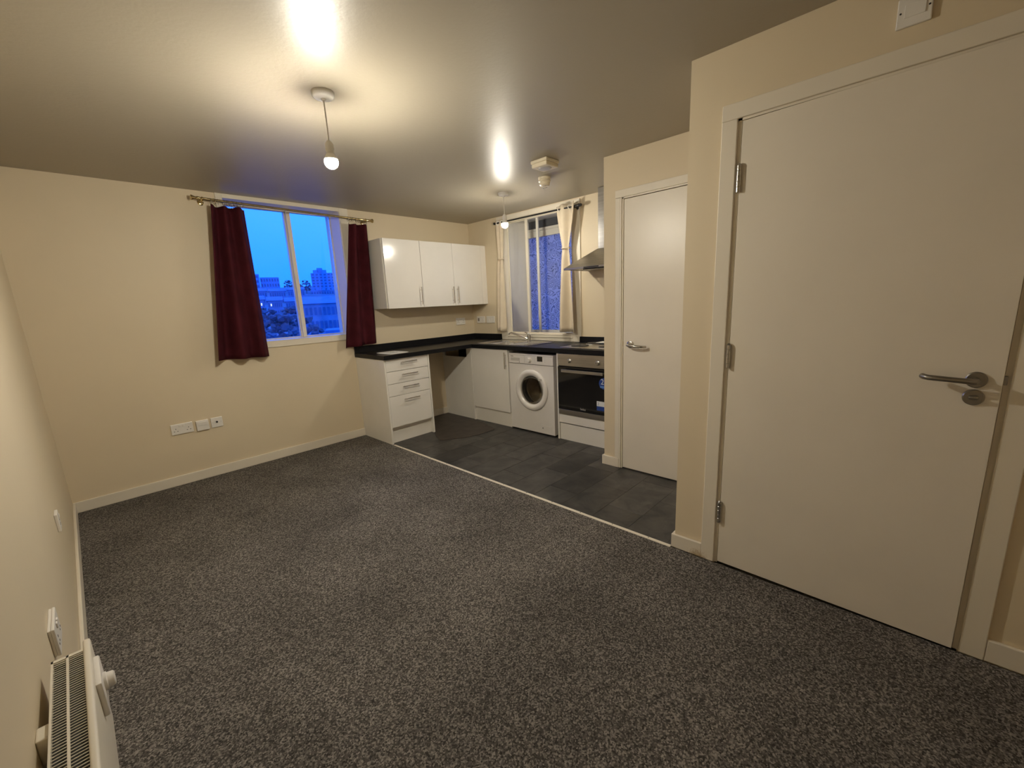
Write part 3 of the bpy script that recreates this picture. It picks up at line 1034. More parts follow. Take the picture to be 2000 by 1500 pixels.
# flange around the bowl
box(b_, ox0, ox1, by1, oy1, WF, z1, .0015, 1)
box(b_, ox0, bx0, by0, by1, WF, z1, .0015, 1)
box(b_, bx1, ox1, by0, by1, WF, z1, .0015, 1)
box(b_, ox0, ox1, by0 - .03, by0, WF, z1, .0015, 1)
box(b_, ox0, bx0, oy0, by0 - .03, WF, z1, .0015, 1)
box(b_, bx1, ox1, oy0, by0 - .03, WF, z1, .0015, 1)
box(b_, bx0, bx1, oy0, oy0 + .02, WF, z1, .0015, 1)
# raised rim
for a in ((ox0, ox0 + .006, oy0, oy1), (ox1 - .006, ox1, oy0, oy1), (ox0, ox1, oy0, oy0 + .006), (ox0, ox1, oy1 - .006, oy1)):
    box(b_, *a, WF, WF + .007, .0015, 1)
obj('flange', b_, SINKST, t)
b_ = B()
zb_ = WF - .15
# tapered open bowl
tp = [(bx0, by0), (bx1, by0), (bx1, by1), (bx0, by1)]
bt = [(bx0 + .02, by0 + .02), (bx1 - .02, by0 + .02), (bx1 - .02, by1 - .02), (bx0 + .02, by1 - .02)]
A = [b_.verts.new((*p, z1 - .001)) for p in tp]
C_ = [b_.verts.new((*p, zb_)) for p in bt]
for i in range(4):
    b_.faces.new((A[i], A[(i + 1) % 4], C_[(i + 1) % 4], C_[i]))
b_.faces.new(C_)
bmesh.ops.bevel(b_, geom=[e_ for e_ in b_.edges if len(e_.link_faces) == 2], offset=.02, segments=4, affect='EDGES')
obj('bowl', b_, SINKST, t, True)
obj('waste', lathe(B(), ((bx0 + bx1) / 2, (by0 + by1) / 2, zb_ + .001), (0, 0, 1), [(.04, 0), (.04, .003), (.03, .004), (.012, .002)], 24), CHROME, t, True)
b_ = bx(bx0, bx1, oy0 + .02, by0 - .03, WF - .004, WF)
for i in range(8):
    xx = bx0 + .02 + i * .037
    box(b_, xx, xx + .012, oy0 + .03, by0 - .04, WF, WF + .004, .0018, 1)
obj('drainer', b_, SINKST, t)

t = thing('mixer_tap', 'chrome lever mixer tap with a long slim spout at the sink', 'tap', (-.14, -1.10, z1))
tx_, ty_ = -.150, -1.105
obj('body', lathe(B(), (tx_, ty_, z1), (0, 0, 1), [(.026, 0), (.026, .004), (.021, .008), (.020, .055), (.023, .060), (.023, .072), (.019, .076), (0, .078)], 24), CHROME, t, True)
obj('spout', tube(B(), [(tx_ - .012, ty_ + .012, z1 + .030), (tx_ - .035, ty_ + .07, z1 + .058), (tx_ - .075, ty_ + .17, z1 + .096), (tx_ - .086, ty_ + .196, z1 + .104), (tx_ - .094, ty_ + .216, z1 + .100), (tx_ - .096, ty_ + .222, z1 + .086)], [.011, .010, .009, .009, .009, .009], 12), CHROME, t, True)
obj('lever', tube(B(), [(tx_, ty_, z1 + .074), (tx_ - .004, ty_ + .012, z1 + .092), (tx_ - .012, ty_ + .05, z1 + .104)], [.010, .008, .006], 10), CHROME, t, True)

# ------------------------------------------------------------------ hob
t = thing('hob', 'stainless steel hob with four solid dark plates above the oven', 'hob', (-.29, -2.13, WF))
hb = bx(-.535, -.035, -2.425, -1.835, WF, WF + .008, .003, 2)
obj('hob_top', hb, SINKST, t)
for (hx, hy, r) in ((-.41, -1.985, .085), (-.17, -1.985, .07), (-.41, -2.275, .07), (-.17, -2.275, .085)):
    o = obj('hot_plate', lathe(B(), (hx, hy, WF + .008), (0, 0, 1), [(r, 0), (r, .009), (r - .006, .011), (.022, .011), (.020, .009), (0, .009)], 36), HOTPL, t, True)
    obj('plate_rim', torus(B(), (hx, hy, WF + .009), (0, 0, 1), r + .005, .0035, 36, 6), STEEL, o, True)
tag(obj('leaflet', bx(-.19, -.06, -2.13, -2.02, WF + .020, WF + .024, .001, 1), PAPER), 'white leaflet lying on the back hot plates of the hob', 'leaflet')

# ------------------------------------------------------------------ oven
t = thing('oven', 'built-in steel and black glass oven under the hob', 'oven', (-.3, -2.13, .265))
obj('body', bx(-.555, -.06, -2.430, -1.838, .264, .862), BLACKM, t)
obj('control_panel', bx(-.572, -.555, -2.432, -1.836, .746, .862, .002, 2), STEEL, t)
for yk in (-1.972, -2.283):
    k_ = obj('knob', lathe(B(), (-.572, yk, .795), (-1, 0, 0), [(.021, 0), (.021, .004), (.017, .006), (.0155, .024), (.013, .026), (0, .026)], 24), STEEL, t, True)
    obj('pointer', bx(-.599, -.598, yk - .001, yk + .001, .796, .810), DARK, k_)
dr = obj('oven_door', bx(-.574, -.556, -2.432, -1.836, .318, .738, .002, 2), BLKGL, t)
hbm = B()
box(hbm, -.618, -.606, -2.362, -1.908, .692, .720, .002)
box(hbm, -.607, -.573, -2.352, -2.336, .700, .712)
box(hbm, -.607, -.573, -1.934, -1.918, .700, .712)
obj('door_handle', hbm, STEEL, dr)
obj('viewing_window', bx(-.5748, -.574, -2.36, -1.91, .385, .665), BLKGL, dr)
text_mesh('lettering', 'beko', .030, WGREY, dr, (-.5746, -2.124, .346), (0, -1, 0), (0, 0, 1))
obj('lower_trim', bx(-.572, -.555, -2.432, -1.836, .266, .316, .002, 2), STEEL, t)
s_ = obj('sticker', lathe(B(), (-.5755, -2.352, .615), (-1, 0, 0), [(.052, 0), (.052, .0006), (0, .0006)], 28), BLUEST, dr)
text_mesh('lettering', '2', .070, WHITEST, s_, (-.5764, -2.335, .628), (0, -1, 0), (0, 0, 1))
obj('sticker_band', bx(-.5768, -.5762, -2.385, -2.312, .575, .592), M('light_blue_print', (.12, .25, .6), .4, nscale=30, namt=.1), s_)
s_ = obj('sticker', bx(-.5765, -.5745, -2.42, -2.276, .362, .448), WHITEST, dr)
obj('sticker_band', bx(-.5772, -.5764, -2.42, -2.2765, .362, .402), BLUEST, s_)
text_mesh('lettering', '2', .034, BLUEST, s_, (-.5768, -2.292, .423), (0, -1, 0), (0, 0, 1))

# ------------------------------------------------------------------ washing machine
wx, wy0, wy1, wt, wb = -.560, -1.772, -1.172, .834, .016
t = thing('washing_machine', 'white front-loading washing machine under the worktop', 'washing machine', (-.3, -1.47, 0))
wdx, wdz = -1.483, .462   # door centre y,z
# front with a round opening
b_ = B()
n = 48
R_ = .165
ring = []
for i in range(n):
    a = 2 * PI * i / n
    ring.append((wdx + R_ * math.cos(a), wdz + R_ * math.sin(a)))


def sq(y, z):
    a = math.atan2(z - wdz, y - wdx)
    dx, dz_ = math.cos(a), math.sin(a)
    tt = 1e9
    if dx > 1e-9: tt = min(tt, (wy1 - wdx) / dx)
    if dx < -1e-9: tt = min(tt, (wy0 - wdx) / dx)
    if dz_ > 1e-9: tt = min(tt, (.726 - wdz) / dz_)
    if dz_ < -1e-9: tt = min(tt, (wb - wdz) / dz_)
    return wdx + dx * tt, wdz + dz_ * tt


inn = [b_.verts.new((wx, *p)) for p in ring]
deep = [b_.verts.new((wx + .06, *p)) for p in ring]
corners = [(wy1, .726), (wy0, .726), (wy0, wb), (wy1, wb)]
out_pts = []
for i, p in enumerate(ring):
    out_pts.append(sq(*p))
for cy, cz in corners:
    a = math.atan2(cz - wdz, cy - wdx) % (2 * PI)
    i = round(a / (2 * PI) * n) % n
    out_pts[i] = (cy, cz)
out = [b_.verts.new((wx, *p)) for p in out_pts]
back = [b_.verts.new((wx + .02, *p)) for p in out_pts]
for i in range(n):
    j = (i + 1) % n
    b_.faces.new((inn[i], inn[j], out[j], out[i]))
    b_.faces.new((inn[j], inn[i], deep[i], deep[j]))
    b_.faces.new((out[i], out[j], back[j], back[i]))
obj('front_panel', b_, WAPPL, t)
b_ = B()
box(b_, wx + .018, -.06, wy0 + .002, wy0 + .010, wb, wt - .002, .001, 1)
box(b_, wx + .018, -.06, wy1 - .010, wy1 - .002, wb, wt - .002, .001, 1)
box(b_, -.07, -.06, wy0 + .010, wy1 - .010, wb, wt - .002)
box(b_, wx + .018, -.06, wy0 + .01, wy1 - .01, wb, wb + .01)
obj('cabinet', b_, WAPPL, t)
obj('top_panel', bx(wx - .002, -.06, wy0, wy1, wt - .014, wt, .004, 2), WAPPL, t)
cp = obj('control_panel', bx(wx - .004, wx + .06, wy0, wy1, .730, wt - .015, .005, 2), WAPPL, t)
cx0 = wx - .004
dd = obj('detergent_drawer', bx(cx0 - .004, cx0, -1.398, -1.184, .736, .816, .002), WAPPL, t)
obj('drawer_grip', bx(cx0 - .0048, cx0 - .004, -1.336, -1.206, .758, .790, .0003, 1), WGREY, dd)
text_mesh('lettering', 'beko', .020, INK, dd, (cx0 - .0043, -1.225, .806), (0, -1, 0), (0, 0, 1))
obj('child_lock_mark', bx(cx0 - .0046, cx0 - .004, -1.333, -1.325, .742, .750), INK, dd)
kn = obj('program_knob', lathe(B(), (cx0, -1.468, .776), (-1, 0, 0), [(.031, 0), (.030, .006), (.026, .008), (.023, .022), (.020, .025), (0, .026)], 32), WAPPL, t, True)
obj('knob_pointer', bx(cx0 - .0268, cx0 - .0255, -1.4695, -1.4665, .783, .796), WGREY, kn)
for s in (-1, 1):
    for i in range(5):
        z = .752 + i * .0125
        ya = -1.468 - s * .060
        obj('program_mark', bx(cx0 - .0006, cx0, min(ya, ya - s * .026), max(ya, ya - s * .026), z, z + .0022), WGREY, cp)
dp = obj('display_bezel', bx(cx0 - .002, cx0, -1.648, -1.563, .760, .824, .001), WAPPL, t)
obj('display_screen', bx(cx0 - .003, cx0 - .002, -1.640, -1.572, .767, .818), BLKGL, dp)
for i in range(3):
    obj('indicator_mark', bx(cx0 - .0008, cx0, -1.678, -1.664, .762 + i * .018, .765 + i * .018), WGREY, cp)
# porthole
dc = (wx, wdx, wdz)
dg = obj('porthole_ring', lathe(B(), dc, (-1, 0, 0), [(.150, -.012), (.211, -.001), (.216, .006), (.214, .016), (.205, .024), (.186, .028), (.176, .026), (.160, .016), (.150, .004)], 56, close=True), WAPPL, t, True)
bowl = [(.154, .008), (.152, .0), (.146, -.022), (.130, -.052), (.100, -.070), (.0, -.078)]
obj('porthole_glass', lathe(B(), dc, (-1, 0, 0), bowl[::-1], 44), DOORGL, dg, True)
obj('handle_grip', bx(wx - .030, wx - .022, wdx - .158, wdx - .110, wdz + .11, wdz + .135, .003), WGREY, dg)
obj('door_gasket', lathe(B(), dc, (-1, 0, 0), [(.166, -.03), (.150, -.05), (.155, -.085), (.166, -.09), (.19, -.08), (.175, -.045)], 40, close=True), RUBBER, t, True)
b_ = B()
dcx = wx
for i in range(36):
    a0, a1_ = 2 * PI * i / 36, 2 * PI * (i + 1) / 36
    for (xa, xb, ra, rb) in ((dcx + .10, dcx + .38, .225, .225), (dcx + .38, dcx + .381, .225, .0), (dcx + .10, dcx + .099, .225, .155)):
        P_ = lambda xx, r, a: (xx, wdx + r * math.cos(a), wdz + r * math.sin(a))
        if rb < 1e-6:
            f_ = [b_.verts.new(q) for q in (P_(xa, ra, a0), P_(xa, ra, a1_), P_(xb, 0, 0))]
        else:
            f_ = [b_.verts.new(q) for q in (P_(xa, ra, a0), P_(xa, ra, a1_), P_(xb, rb, a1_), P_(xb, rb, a0))]
        b_.faces.new(f_)
bmesh.ops.remove_doubles(b_, verts=b_.verts, dist=1e-5)
dru = obj('drum', b_, DRUMM, t, True)
hol = B()
for i in range(14):
    for j in range(9):
        a = math.radians(-150 + j * 11 + (i % 2) * 5.5 - 10)
        c0 = Vector((dcx + .12 + i * .018, wdx + .2245 * math.cos(a), wdz + .2245 * math.sin(a)))
        lathe(hol, c0, (0, -math.cos(a), -math.sin(a)), [(.003, 0), (.003, .0008)], 6)
ho = obj('drum_holes', hol, DARK, t)
ho['kind'] = 'stuff'
fh = obj('filter_hatch', bx(wx - .002, wx + .002, -1.735, -1.605, .052, .106, .001), WAPPL, t)
obj('hatch_slot', bx(wx - .003, wx - .002, -1.620, -1.612, .066, .080), DARK, fh)
for yy in (wy0 + .05, wy1 - .05):
    for xx in (wx + .08, -.12):
        obj('foot', lathe(B(), (xx, yy, 0), (0, 0, 1), [(.018, 0), (.018, .008), (.008, .010), (.008, .018)], 14), RUBBER, t)

# ------------------------------------------------------------------ cooker hood
t = thing('cooker_hood', 'stainless steel chimney hood above the hob', 'cooker hood', (0, -2.125, 1.63))
hy0, hy1, hxf = -2.430, -1.815, -.415
obj('chimney', bx(-.165, -.002, -2.215, -2.037, 1.815, H - .003, .002, 2), STEEL, t)
b_ = B()
q0 = [(hxf, hy0, 1.650), (hxf, hy1, 1.650), (-.002, hy1, 1.650), (-.002, hy0, 1.650)]
q1 = [(-.168, -2.218, 1.822), (-.168, -2.034, 1.822), (-.002, -2.034, 1.822), (-.002, -2.218, 1.822)]
v0 = [b_.verts.new(p) for p in q0]; v1 = [b_.verts.new(p) for p in q1]
b_.faces.new(v0[::-1]); b_.faces.new(v1)
for i in range(4):
    b_.faces.new((v0[i], v0[(i + 1) % 4], v1[(i + 1) % 4], v1[i]))
obj('canopy', b_, STEEL, t)
b_ = B()
box(b_, hxf, hxf + .012, hy0, hy1, 1.634, 1.650, .001, 1)
box(b_, hxf, -.002, hy1 - .012, hy1, 1.634, 1.650, .001, 1)
box(b_, hxf, -.002, hy0, hy0 + .012, 1.634, 1.650, .001, 1)
obj('rim', b_, STEEL, t)
obj('switch_strip', bx(hxf - .002, hxf, -2.20, -2.04, 1.637, 1.647), BLACKM, t)
obj('filter', bx(hxf + .03, -.03, hy0 + .04, hy1 - .04, 1.636, 1.644, .001, 1), WGREY, t)
obj('lamp_panel', bx(hxf + .02, hxf + .10, -2.25, -2.02, 1.624, 1.636, .002), BLACKM, t)

# ------------------------------------------------------------------ sockets
def faceplate(name, label, c, nrm, wd, ht, th, group=None):
    """plate centred at c on a wall whose outward direction is nrm ('-y','-x','+x')"""
    t = thing(name, label, 'socket' if 'socket' in name else 'outlet', c, group)
    return t


def slab(c, nrm, u0, u1, z0, z1, d0, d1, bev=.0):
    """box on a wall: u along the wall, d outward"""
    if nrm == '-y':
        return bx(c[0] + u0, c[0] + u1, c[1] - d1, c[1] - d0, c[2] + z0, c[2] + z1, bev)
    if nrm == '-x':
        return bx(c[0] - d1, c[0] - d0, c[1] - u1, c[1] - u0, c[2] + z0, c[2] + z1, bev)
    return bx(c[0] + d0, c[0] + d1, c[1] + u0, c[1] + u1, c[2] + z0, c[2] + z1, bev)


def socket_pins(t, c, nrm, u, d):
    for (uu, zz, ww, hh) in ((0, .010, .004, .008), (-.011, -.010, .007, .0045), (.011, -.010, .007, .0045)):
        obj('pin_hole', slab(c, nrm, u + uu - ww / 2, u + uu + ww / 2, zz - hh / 2 - .006, zz + hh / 2 - .006, d, d + .0006), DARK, t)


def double_socket(c, nrm, label, d=.011, back=0, group=None):
    t = thing('power_socket', label, 'socket', c, group)
    if back:
        obj('back_box', slab(c, nrm, -.072, .072, -.042, .042, 0, back, .002), PLAST, t)
    obj('faceplate', slab(c, nrm, -.0735, .0735, -.043, .043, back, back + d, .003), PLAST, t)
    for s in (-1, 1):
        socket_pins(t, c, nrm, s * .043, back + d)
        obj('switch', slab(c, nrm, s * .012 - .008, s * .012 + .008, .016, .032, back + d, back + d + .004, .001), PLAST, t)
    return t


double_socket((-3.269, 0, .471), '-y', 'white double socket low on the window wall, left of the blank switch plate')
t = thing('blank_plate', 'white raised switch plate between the double socket and the aerial outlet', 'switch plate', (-3.130, 0, .467))
c = (-3.130, 0, .467)
obj('plate', slab(c, '-y', -.044, .044, -.043, .043, 0, .020, .003), PLAST, t)
obj('rocker', slab(c, '-y', -.034, .034, .0, .030, .020, .023, .001), PLAST, t)
t = thing('aerial_outlet', 'white aerial outlet right of the raised switch plate', 'outlet', (-3.026, 0, .468))
c = (-3.026, 0, .468)
obj('plate', slab(c, '-y', -.043, .043, -.043, .043, 0, .010, .003), PLAST, t)
obj('aerial_jack', lathe(B(), (-3.026, -.010, .470), (0, -1, 0), [(.008, 0), (.008, .004), (.005, .004), (.005, .001), (0, .001)], 16), DARK, t, True)
for s in (-.03, .03):
    obj('screw', lathe(B(), (c[0] + s, -.010, .468), (0, -1, 0), [(.003, 0), (.002, .001)], 8), WGREY, t)
# kitchen points
t = double_socket((-.232, 0, 1.152), '-y', 'white double socket under the wall cabinets, half in their shadow')
c = (0, -.150, 1.158)
t = thing('power_socket', 'white switched socket in the kitchen corner, above the black upstand', 'socket', c)
obj('faceplate', slab(c, '-x', -.074, .074, -.043, .043, 0, .011, .003), PLAST, t)
obj('cooker_switch', slab(c, '-x', -.052, -.022, -.020, .020, .011, .015, .001), M('grey_rocker', (.25, .22, .2), .4, nscale=20, namt=.1), t)
socket_pins(t, c, '-x', .035, .011)
c = (0, -.332, 1.158)
t = thing('switch_plate', 'white twin switch plate in the kitchen corner, next to the beige curtain', 'switch plate', c)
obj('plate', slab(c, '-x', -.074, .074, -.043, .043, 0, .010, .003), PLAST, t)
for s in (-.032, .032):
    obj('rocker', slab(c, '-x', s - .012, s + .012, -.02, .012, .010, .014, .001), PLAST, t)
# left wall
t = double_socket((XL, -2.566, .467), '+x', 'white boxed double socket on the heater wall, close to the heater', d=.008, back=.007)
c = (XL, -1.495, .458)
t = thing('single_plate', 'small white socket plate low on the heater wall, towards the window wall', 'socket', c)
obj('faceplate', slab(c, '+x', -.043, .043, -.043, .043, 0, .012, .003), PLAST, t)
socket_pins(t, c, '+x', 0, .012)
obj('switch', slab(c, '+x', -.008, .008, .018, .032, .012, .016, .001), PLAST, t)

# ------------------------------------------------------------------ papers on the worktop
def sheet(poly, z, th):
    return prism(B(), poly, 'z', z, z + th)


t = thing('instruction_sheet', 'white printed sheets lying on the worktop end above the drawers', 'paper', (-1.48, -.40, WF))
obj('sheet', sheet([(-1.600, -.270), (-1.600, -.545), (-1.395, -.545), (-1.385, -.290)], WF, .001), PAPER, t)
obj('sheet', sheet([(-1.595, -.255), (-1.575, -.500), (-1.372, -.520), (-1.392, -.262)], WF + .001, .0012), PAPER, t)
for i in range(5):
    obj('print_line', bx(-1.56, -1.42 - .02 * (i % 2), -.32 - i * .035, -.314 - i * .035, WF + .0022, WF + .0024), INK, t)

# loose vinyl offcut under the worktop
t = tag(obj('vinyl_offcut', prism(B(), [(-1.165, -.02), (-1.165, -.56), (-1.20, -.60), (-1.262, -.72), (-1.320, -.86), (-1.300, -.895), (-1.23, -.93), (-1.10, -1.02), (-.95, -1.055), (-.74, -1.062), (-.70, -1.03), (-.575, -.60), (-.560, -.02)], 'z', .0006, .004), MATM),
        'dark brown vinyl offcut lying loose in the gap under the worktop', 'offcut')

# ------------------------------------------------------------------ panel heater
t = thing('panel_heater', 'white wall-mounted panel heater with a top grille and a dial', 'heater', (-3.93, -3.2, .33))
HZ, hz0 = .556, .32
ya0, ya1 = -3.62, -2.892
b_ = B()
hx0, hx1 = -3.9625, -3.906
box(b_, hx0, hx0 + .003, ya0, ya1, hz0, HZ)            # rear sheet
box(b_, hx0, hx1, ya1 - .004, ya1, hz0, HZ)            # far end
box(b_, hx0, hx1, ya0, ya0 + .004, hz0, HZ)
obj('casing', b_, HEAT, t)
obj('core', bx(hx0 + .003, hx1, ya0 + .004, ya1 - .004, hz0 + .02, HZ - .014), DARK, t)
b_ = B()
box(b_, hx0, hx0 + .004, ya0, ya1, HZ - .003, HZ + .001)
box(b_, hx0, hx1, ya1 - .010, ya1, HZ - .003, HZ + .001)
xm = (hx0 + hx1) / 2
box(b_, xm - .0022, xm + .0022, ya0, ya1, HZ - .003, HZ + .001)
obj('grille_frame', b_, HEAT, t)
gm = None
i = 0
yy = ya1 - .014
while yy > ya0:
    if gm is None:
        o = obj('grille_slat', bx(hx0 + .003, hx1, yy - .0016, yy, HZ - .0015, HZ), HEAT, t)
        gm = o
        y_first = yy
    else:
        o = gm.copy()
        COL.objects.link(o)
        o.location = (0, yy - y_first, 0)
    yy -= .0090
obj('front_panel', bx(-3.9065, -3.892, -3.66, -2.858, hz0 - .01, HZ + .006, .005, 3), HEAT, t, True)
cb = obj('control_box', bx(-3.893, -3.881, -3.050, -2.925, .452, .543, .004, 2), PLAST, t, True)
obj('control_dial', lathe(B(), (-3.881, -2.988, .503), (1, 0, 0), [(.022, 0), (.022, .005), (.019, .007), (.017, .018), (.014, .020), (0, .020)], 28), PLAST, cb, True)
for yb in (-3.13, -3.5):
    b_ = bx(XL, hx0 + .003, yb - .022, yb + .022, .49, .548, .003)
    obj('wall_bracket', b_, HEAT, t)

# ------------------------------------------------------------------ outside
def at(az, D, z=0):
    a = math.radians(az)
    return Vector((CAMLOC.x + D * math.sin(a), CAMLOC.y + D * math.cos(a), z))


def el(D, e):
    return CAMLOC.z + D * math.tan(math.radians(e))


def gz(D):
    P_ = [(8, -9), (40, -6.0), (75, -4.5), (120, -1.0), (200, 5.5), (300, 15.5), (420, 23), (700, 25)]
    for (d0, z0), (d1, z1_) in zip(P_, P_[1:]):
        if D <= d1:
            s = (D - d0) / (d1 - d0)
            return z0 + (z1_ - z0) * s
    return 25


b_ = B()
rows = [8, 20, 40, 58, 75, 95, 120, 160, 200, 250, 300, 360, 420, 550, 700]
gr = []
for D in rows:
    gr.append([b_.verts.new((*at(a, D)[:2], gz(D) + (random.uniform(-.004, .004) * D if D > 60 else 0))) for a in range(-40, 101, 4)])
for A_, C2 in zip(gr, gr[1:]):
    for i in range(len(A_) - 1):
        b_.faces.new((A_[i], A_[i + 1], C2[i + 1], C2[i]))
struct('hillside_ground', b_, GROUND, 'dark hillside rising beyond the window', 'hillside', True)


def block(name, label, az0, az1, D, dep, e1, mat, rows_, cols_, group=None, roof=None, lit=(), e0=None, wsz=.55):
    """a building facing the room between two bearings, with its top at elevation e1"""
    P0, P1 = at(az0, D), at(az1, D)
    ax = (P1 - P0); W = ax.length; ax.normalize()
    nv = Vector((-ax.y, ax.x, 0))
    if nv.dot(at((az0 + az1) / 2, D) - CAMLOC) < 0: nv = -nv
    zt = el(D, e1)
    zb = min(gz(D) - 2, zt - 3)
    t = thing(name, label, 'building', (P0 + P1) / 2 + Vector((0, 0, zb)), group)

    def hexa(u0, u1, d0, d1, z0, z1):
        bm = B()
        pts = []
        for z in (z0, z1):
            for (u, d) in ((u0, d0), (u1, d0), (u1, d1), (u0, d1)):
                p = P0 + ax * u + nv * d
                pts.append(bm.verts.new((p.x, p.y, z)))
        for q in ((0, 3, 2, 1), (4, 5, 6, 7), (0, 1, 5, 4), (1, 2, 6, 5), (2, 3, 7, 6), (3, 0, 4, 7)):
            bm.faces.new([pts[i] for i in q])
        return bm
    obj('walls', hexa(0, W, 0, dep, zb, zt), mat, t)
    if roof == 'pitch':
        bm = B()
        rh = dep * (.09 if dep > 12 else .20)
        v = []
        for u in (-.3, W + .3):
            for (d, z) in ((-.4, zt), (dep / 2, zt + rh), (dep + .4, zt)):
                p = P0 + ax * u + nv * d
                v.append(bm.verts.new((p.x, p.y, z)))
        bm.faces.new((v[0], v[1], v[2])); bm.faces.new((v[5], v[4], v[3]))
        bm.faces.new((v[0], v[3], v[4], v[1])); bm.faces.new((v[1], v[4], v[5], v[2])); bm.faces.new((v[2], v[5], v[3], v[0]))
        obj('roof', bm, SLATE, t)
    elif roof == 'gables':
        for i in range(7):
            bm = B()
            g0, g1 = W * i / 7 + .05, W * (i + 1) / 7 - .05
            v = []
            for d in (-.2, dep):
                for (u, z) in ((g0, zt), ((g0 + g1) / 2, zt + (g1 - g0) * .62), (g1, zt)):
                    p = P0 + ax * u + nv * d
                    v.append(bm.verts.new((p.x, p.y, z)))
            bm.faces.new((v[0], v[1], v[2])); bm.faces.new((v[5], v[4], v[3]))
            bm.faces.new((v[0], v[3], v[4], v[1])); bm.faces.new((v[1], v[4], v[5], v[2])); bm.faces.new((v[2], v[5], v[3], v[0]))
            obj('gable', bm, FARB, t)
    elif roof == 'gable':
        bm = B()
        rh = W * .42
        v = []
        for d in (-.2, dep):
            for (u, z) in ((-.1, zt), (W / 2, zt + rh), (W + .1, zt)):
                p = P0 + ax * u + nv * d
                v.append(bm.verts.new((p.x, p.y, z)))
        bm.faces.new((v[0], v[1], v[2])); bm.faces.new((v[5], v[4], v[3]))
        bm.faces.new((v[0], v[3], v[4], v[1])); bm.faces.new((v[1], v[4], v[5], v[2])); bm.faces.new((v[2], v[5], v[3], v[0]))
        obj('roof', bm, SLATE, t)
        obj('chimney', hexa(W * .1, W * .28, dep * .4, dep * .55, zt, zt + rh * 1.15), mat, t)
    elif roof:
        for (u0, u1, eh) in roof:
            obj('roof_block', hexa(W * u0, W * u1, dep * .15, dep * .8, zt, el(D, eh)), mat, t)
    hh = (zt - max(gz(D), zb))
    if rows_ and cols_:
        for r in range(rows_):
            for c_ in range(cols_):
                uc = W * (c_ + .5) / cols_
                zc = zt - hh * (r + .55) / rows_
                ww = W / cols_ * wsz / 2
                wh = hh / rows_ * wsz / 2
                m = LIT if (r, c_) in lit else DKPANE
                if m is LIT: ww *= .6; wh *= .5
                obj('window', hexa(uc - ww, uc + ww, -.12, .05, zc - wh, zc + wh), m, t)
    return t


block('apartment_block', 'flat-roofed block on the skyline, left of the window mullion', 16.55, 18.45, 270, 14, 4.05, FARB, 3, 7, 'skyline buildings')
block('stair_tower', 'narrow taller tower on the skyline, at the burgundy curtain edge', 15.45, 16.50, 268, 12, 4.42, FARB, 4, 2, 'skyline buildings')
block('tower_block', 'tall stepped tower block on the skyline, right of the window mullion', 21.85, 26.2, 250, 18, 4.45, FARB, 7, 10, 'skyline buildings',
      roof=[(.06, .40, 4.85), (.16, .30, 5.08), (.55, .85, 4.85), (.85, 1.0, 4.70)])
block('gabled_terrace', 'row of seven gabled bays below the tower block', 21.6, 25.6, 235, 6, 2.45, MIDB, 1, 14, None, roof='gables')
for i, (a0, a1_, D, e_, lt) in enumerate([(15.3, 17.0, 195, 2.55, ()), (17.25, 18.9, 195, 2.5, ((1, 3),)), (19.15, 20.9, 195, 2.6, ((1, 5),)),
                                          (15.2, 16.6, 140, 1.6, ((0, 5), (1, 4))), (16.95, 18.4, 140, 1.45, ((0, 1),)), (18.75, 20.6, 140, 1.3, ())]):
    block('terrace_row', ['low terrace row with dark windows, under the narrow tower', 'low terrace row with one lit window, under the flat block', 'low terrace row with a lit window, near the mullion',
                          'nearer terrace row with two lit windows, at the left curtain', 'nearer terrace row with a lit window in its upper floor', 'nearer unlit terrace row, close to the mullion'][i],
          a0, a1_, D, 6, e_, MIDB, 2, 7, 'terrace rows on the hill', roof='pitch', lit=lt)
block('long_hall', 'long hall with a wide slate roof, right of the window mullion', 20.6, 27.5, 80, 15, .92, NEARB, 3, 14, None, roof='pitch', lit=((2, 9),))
block('low_shed', 'low flat-roofed shed in front of the long hall', 22.6, 26.5, 52, 6, -2.35, SLATE, 0, 0)


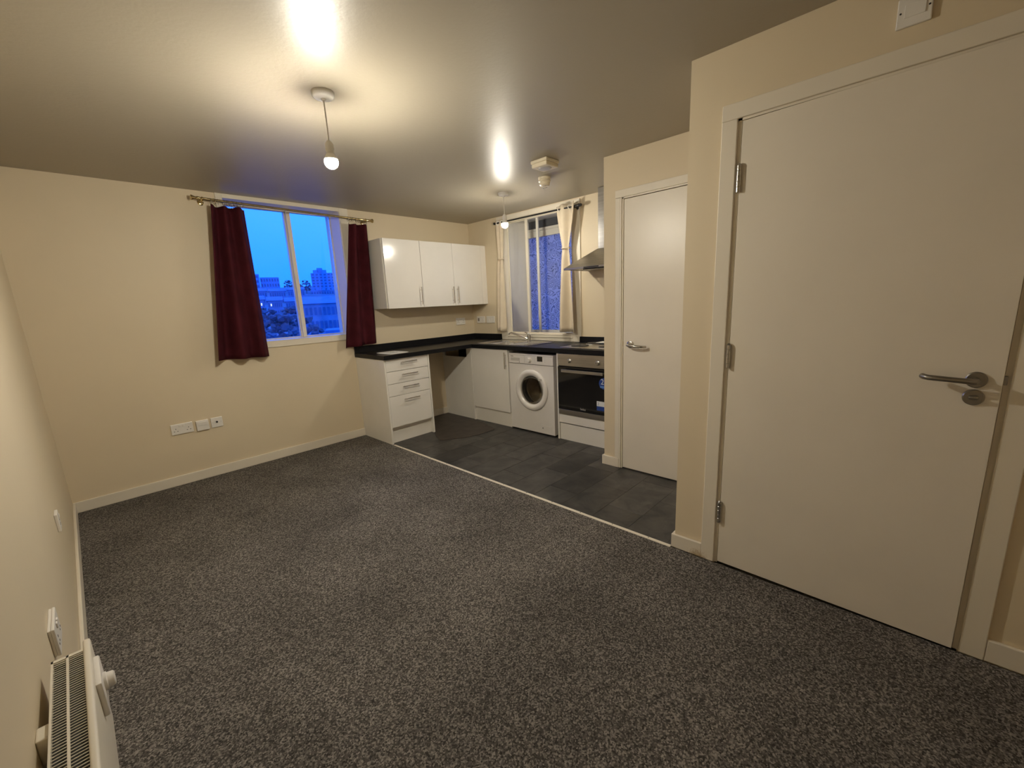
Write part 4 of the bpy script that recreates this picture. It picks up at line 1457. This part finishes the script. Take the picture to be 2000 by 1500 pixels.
def tree(az, D, h, r, label, n=110, group='dark trees outside'):
    p = at(az, D, gz(D))
    t = thing('bare_tree', label, 'tree', p, group)
    obj('trunk', tube(B(), [p, p + Vector((.1, 0, h * .45))], [.18, .10], 7), BARK, t, True)
    bm = B()
    for i in range(n):
        a = random.uniform(0, 2 * PI)
        f = random.uniform(.30, .97)
        rr = r * math.sqrt(random.random()) * math.sin(PI * min(1, f * .9 + .08)) ** .7
        c = p + Vector((rr * math.cos(a), rr * math.sin(a), h * f))
        mt = Matrix.Translation(c) @ Matrix.Rotation(random.uniform(0, 3), 4, Vector((random.random(), random.random(), .3))) @ Matrix.Diagonal((1, random.uniform(.4, 1), random.uniform(.5, 1.3), 1))
        q = bmesh.ops.create_icosphere(bm, subdivisions=1, radius=r * random.uniform(.07, .19), matrix=mt)
        for v in q['verts']:
            v.co += Vector((random.uniform(-1, 1), random.uniform(-1, 1), random.uniform(-1, 1))) * r * .06
    obj('crown', bm, LEAF, t)


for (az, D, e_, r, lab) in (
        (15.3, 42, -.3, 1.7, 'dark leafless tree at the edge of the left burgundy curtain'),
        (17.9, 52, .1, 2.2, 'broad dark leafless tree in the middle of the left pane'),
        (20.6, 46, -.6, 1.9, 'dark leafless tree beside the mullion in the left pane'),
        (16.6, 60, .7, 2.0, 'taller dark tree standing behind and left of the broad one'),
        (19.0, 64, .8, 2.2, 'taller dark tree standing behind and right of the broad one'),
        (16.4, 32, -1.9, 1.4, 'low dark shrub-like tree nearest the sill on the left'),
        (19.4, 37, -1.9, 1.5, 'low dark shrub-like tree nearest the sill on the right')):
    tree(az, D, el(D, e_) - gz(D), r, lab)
for (az, D, e_, r, lab) in ((19.35, 262, 3.72, 2.6, 'rounded tree on the skyline just right of the flat block'),
                            (21.15, 240, 3.75, 2.6, 'rounded tree on the skyline just left of the tower block'),
                            (20.2, 300, 3.35, 3.4, 'low tree on the skyline behind the window mullion')):
    tree(az, D, el(D, e_) - gz(D), r, lab, 90, 'trees on the skyline')
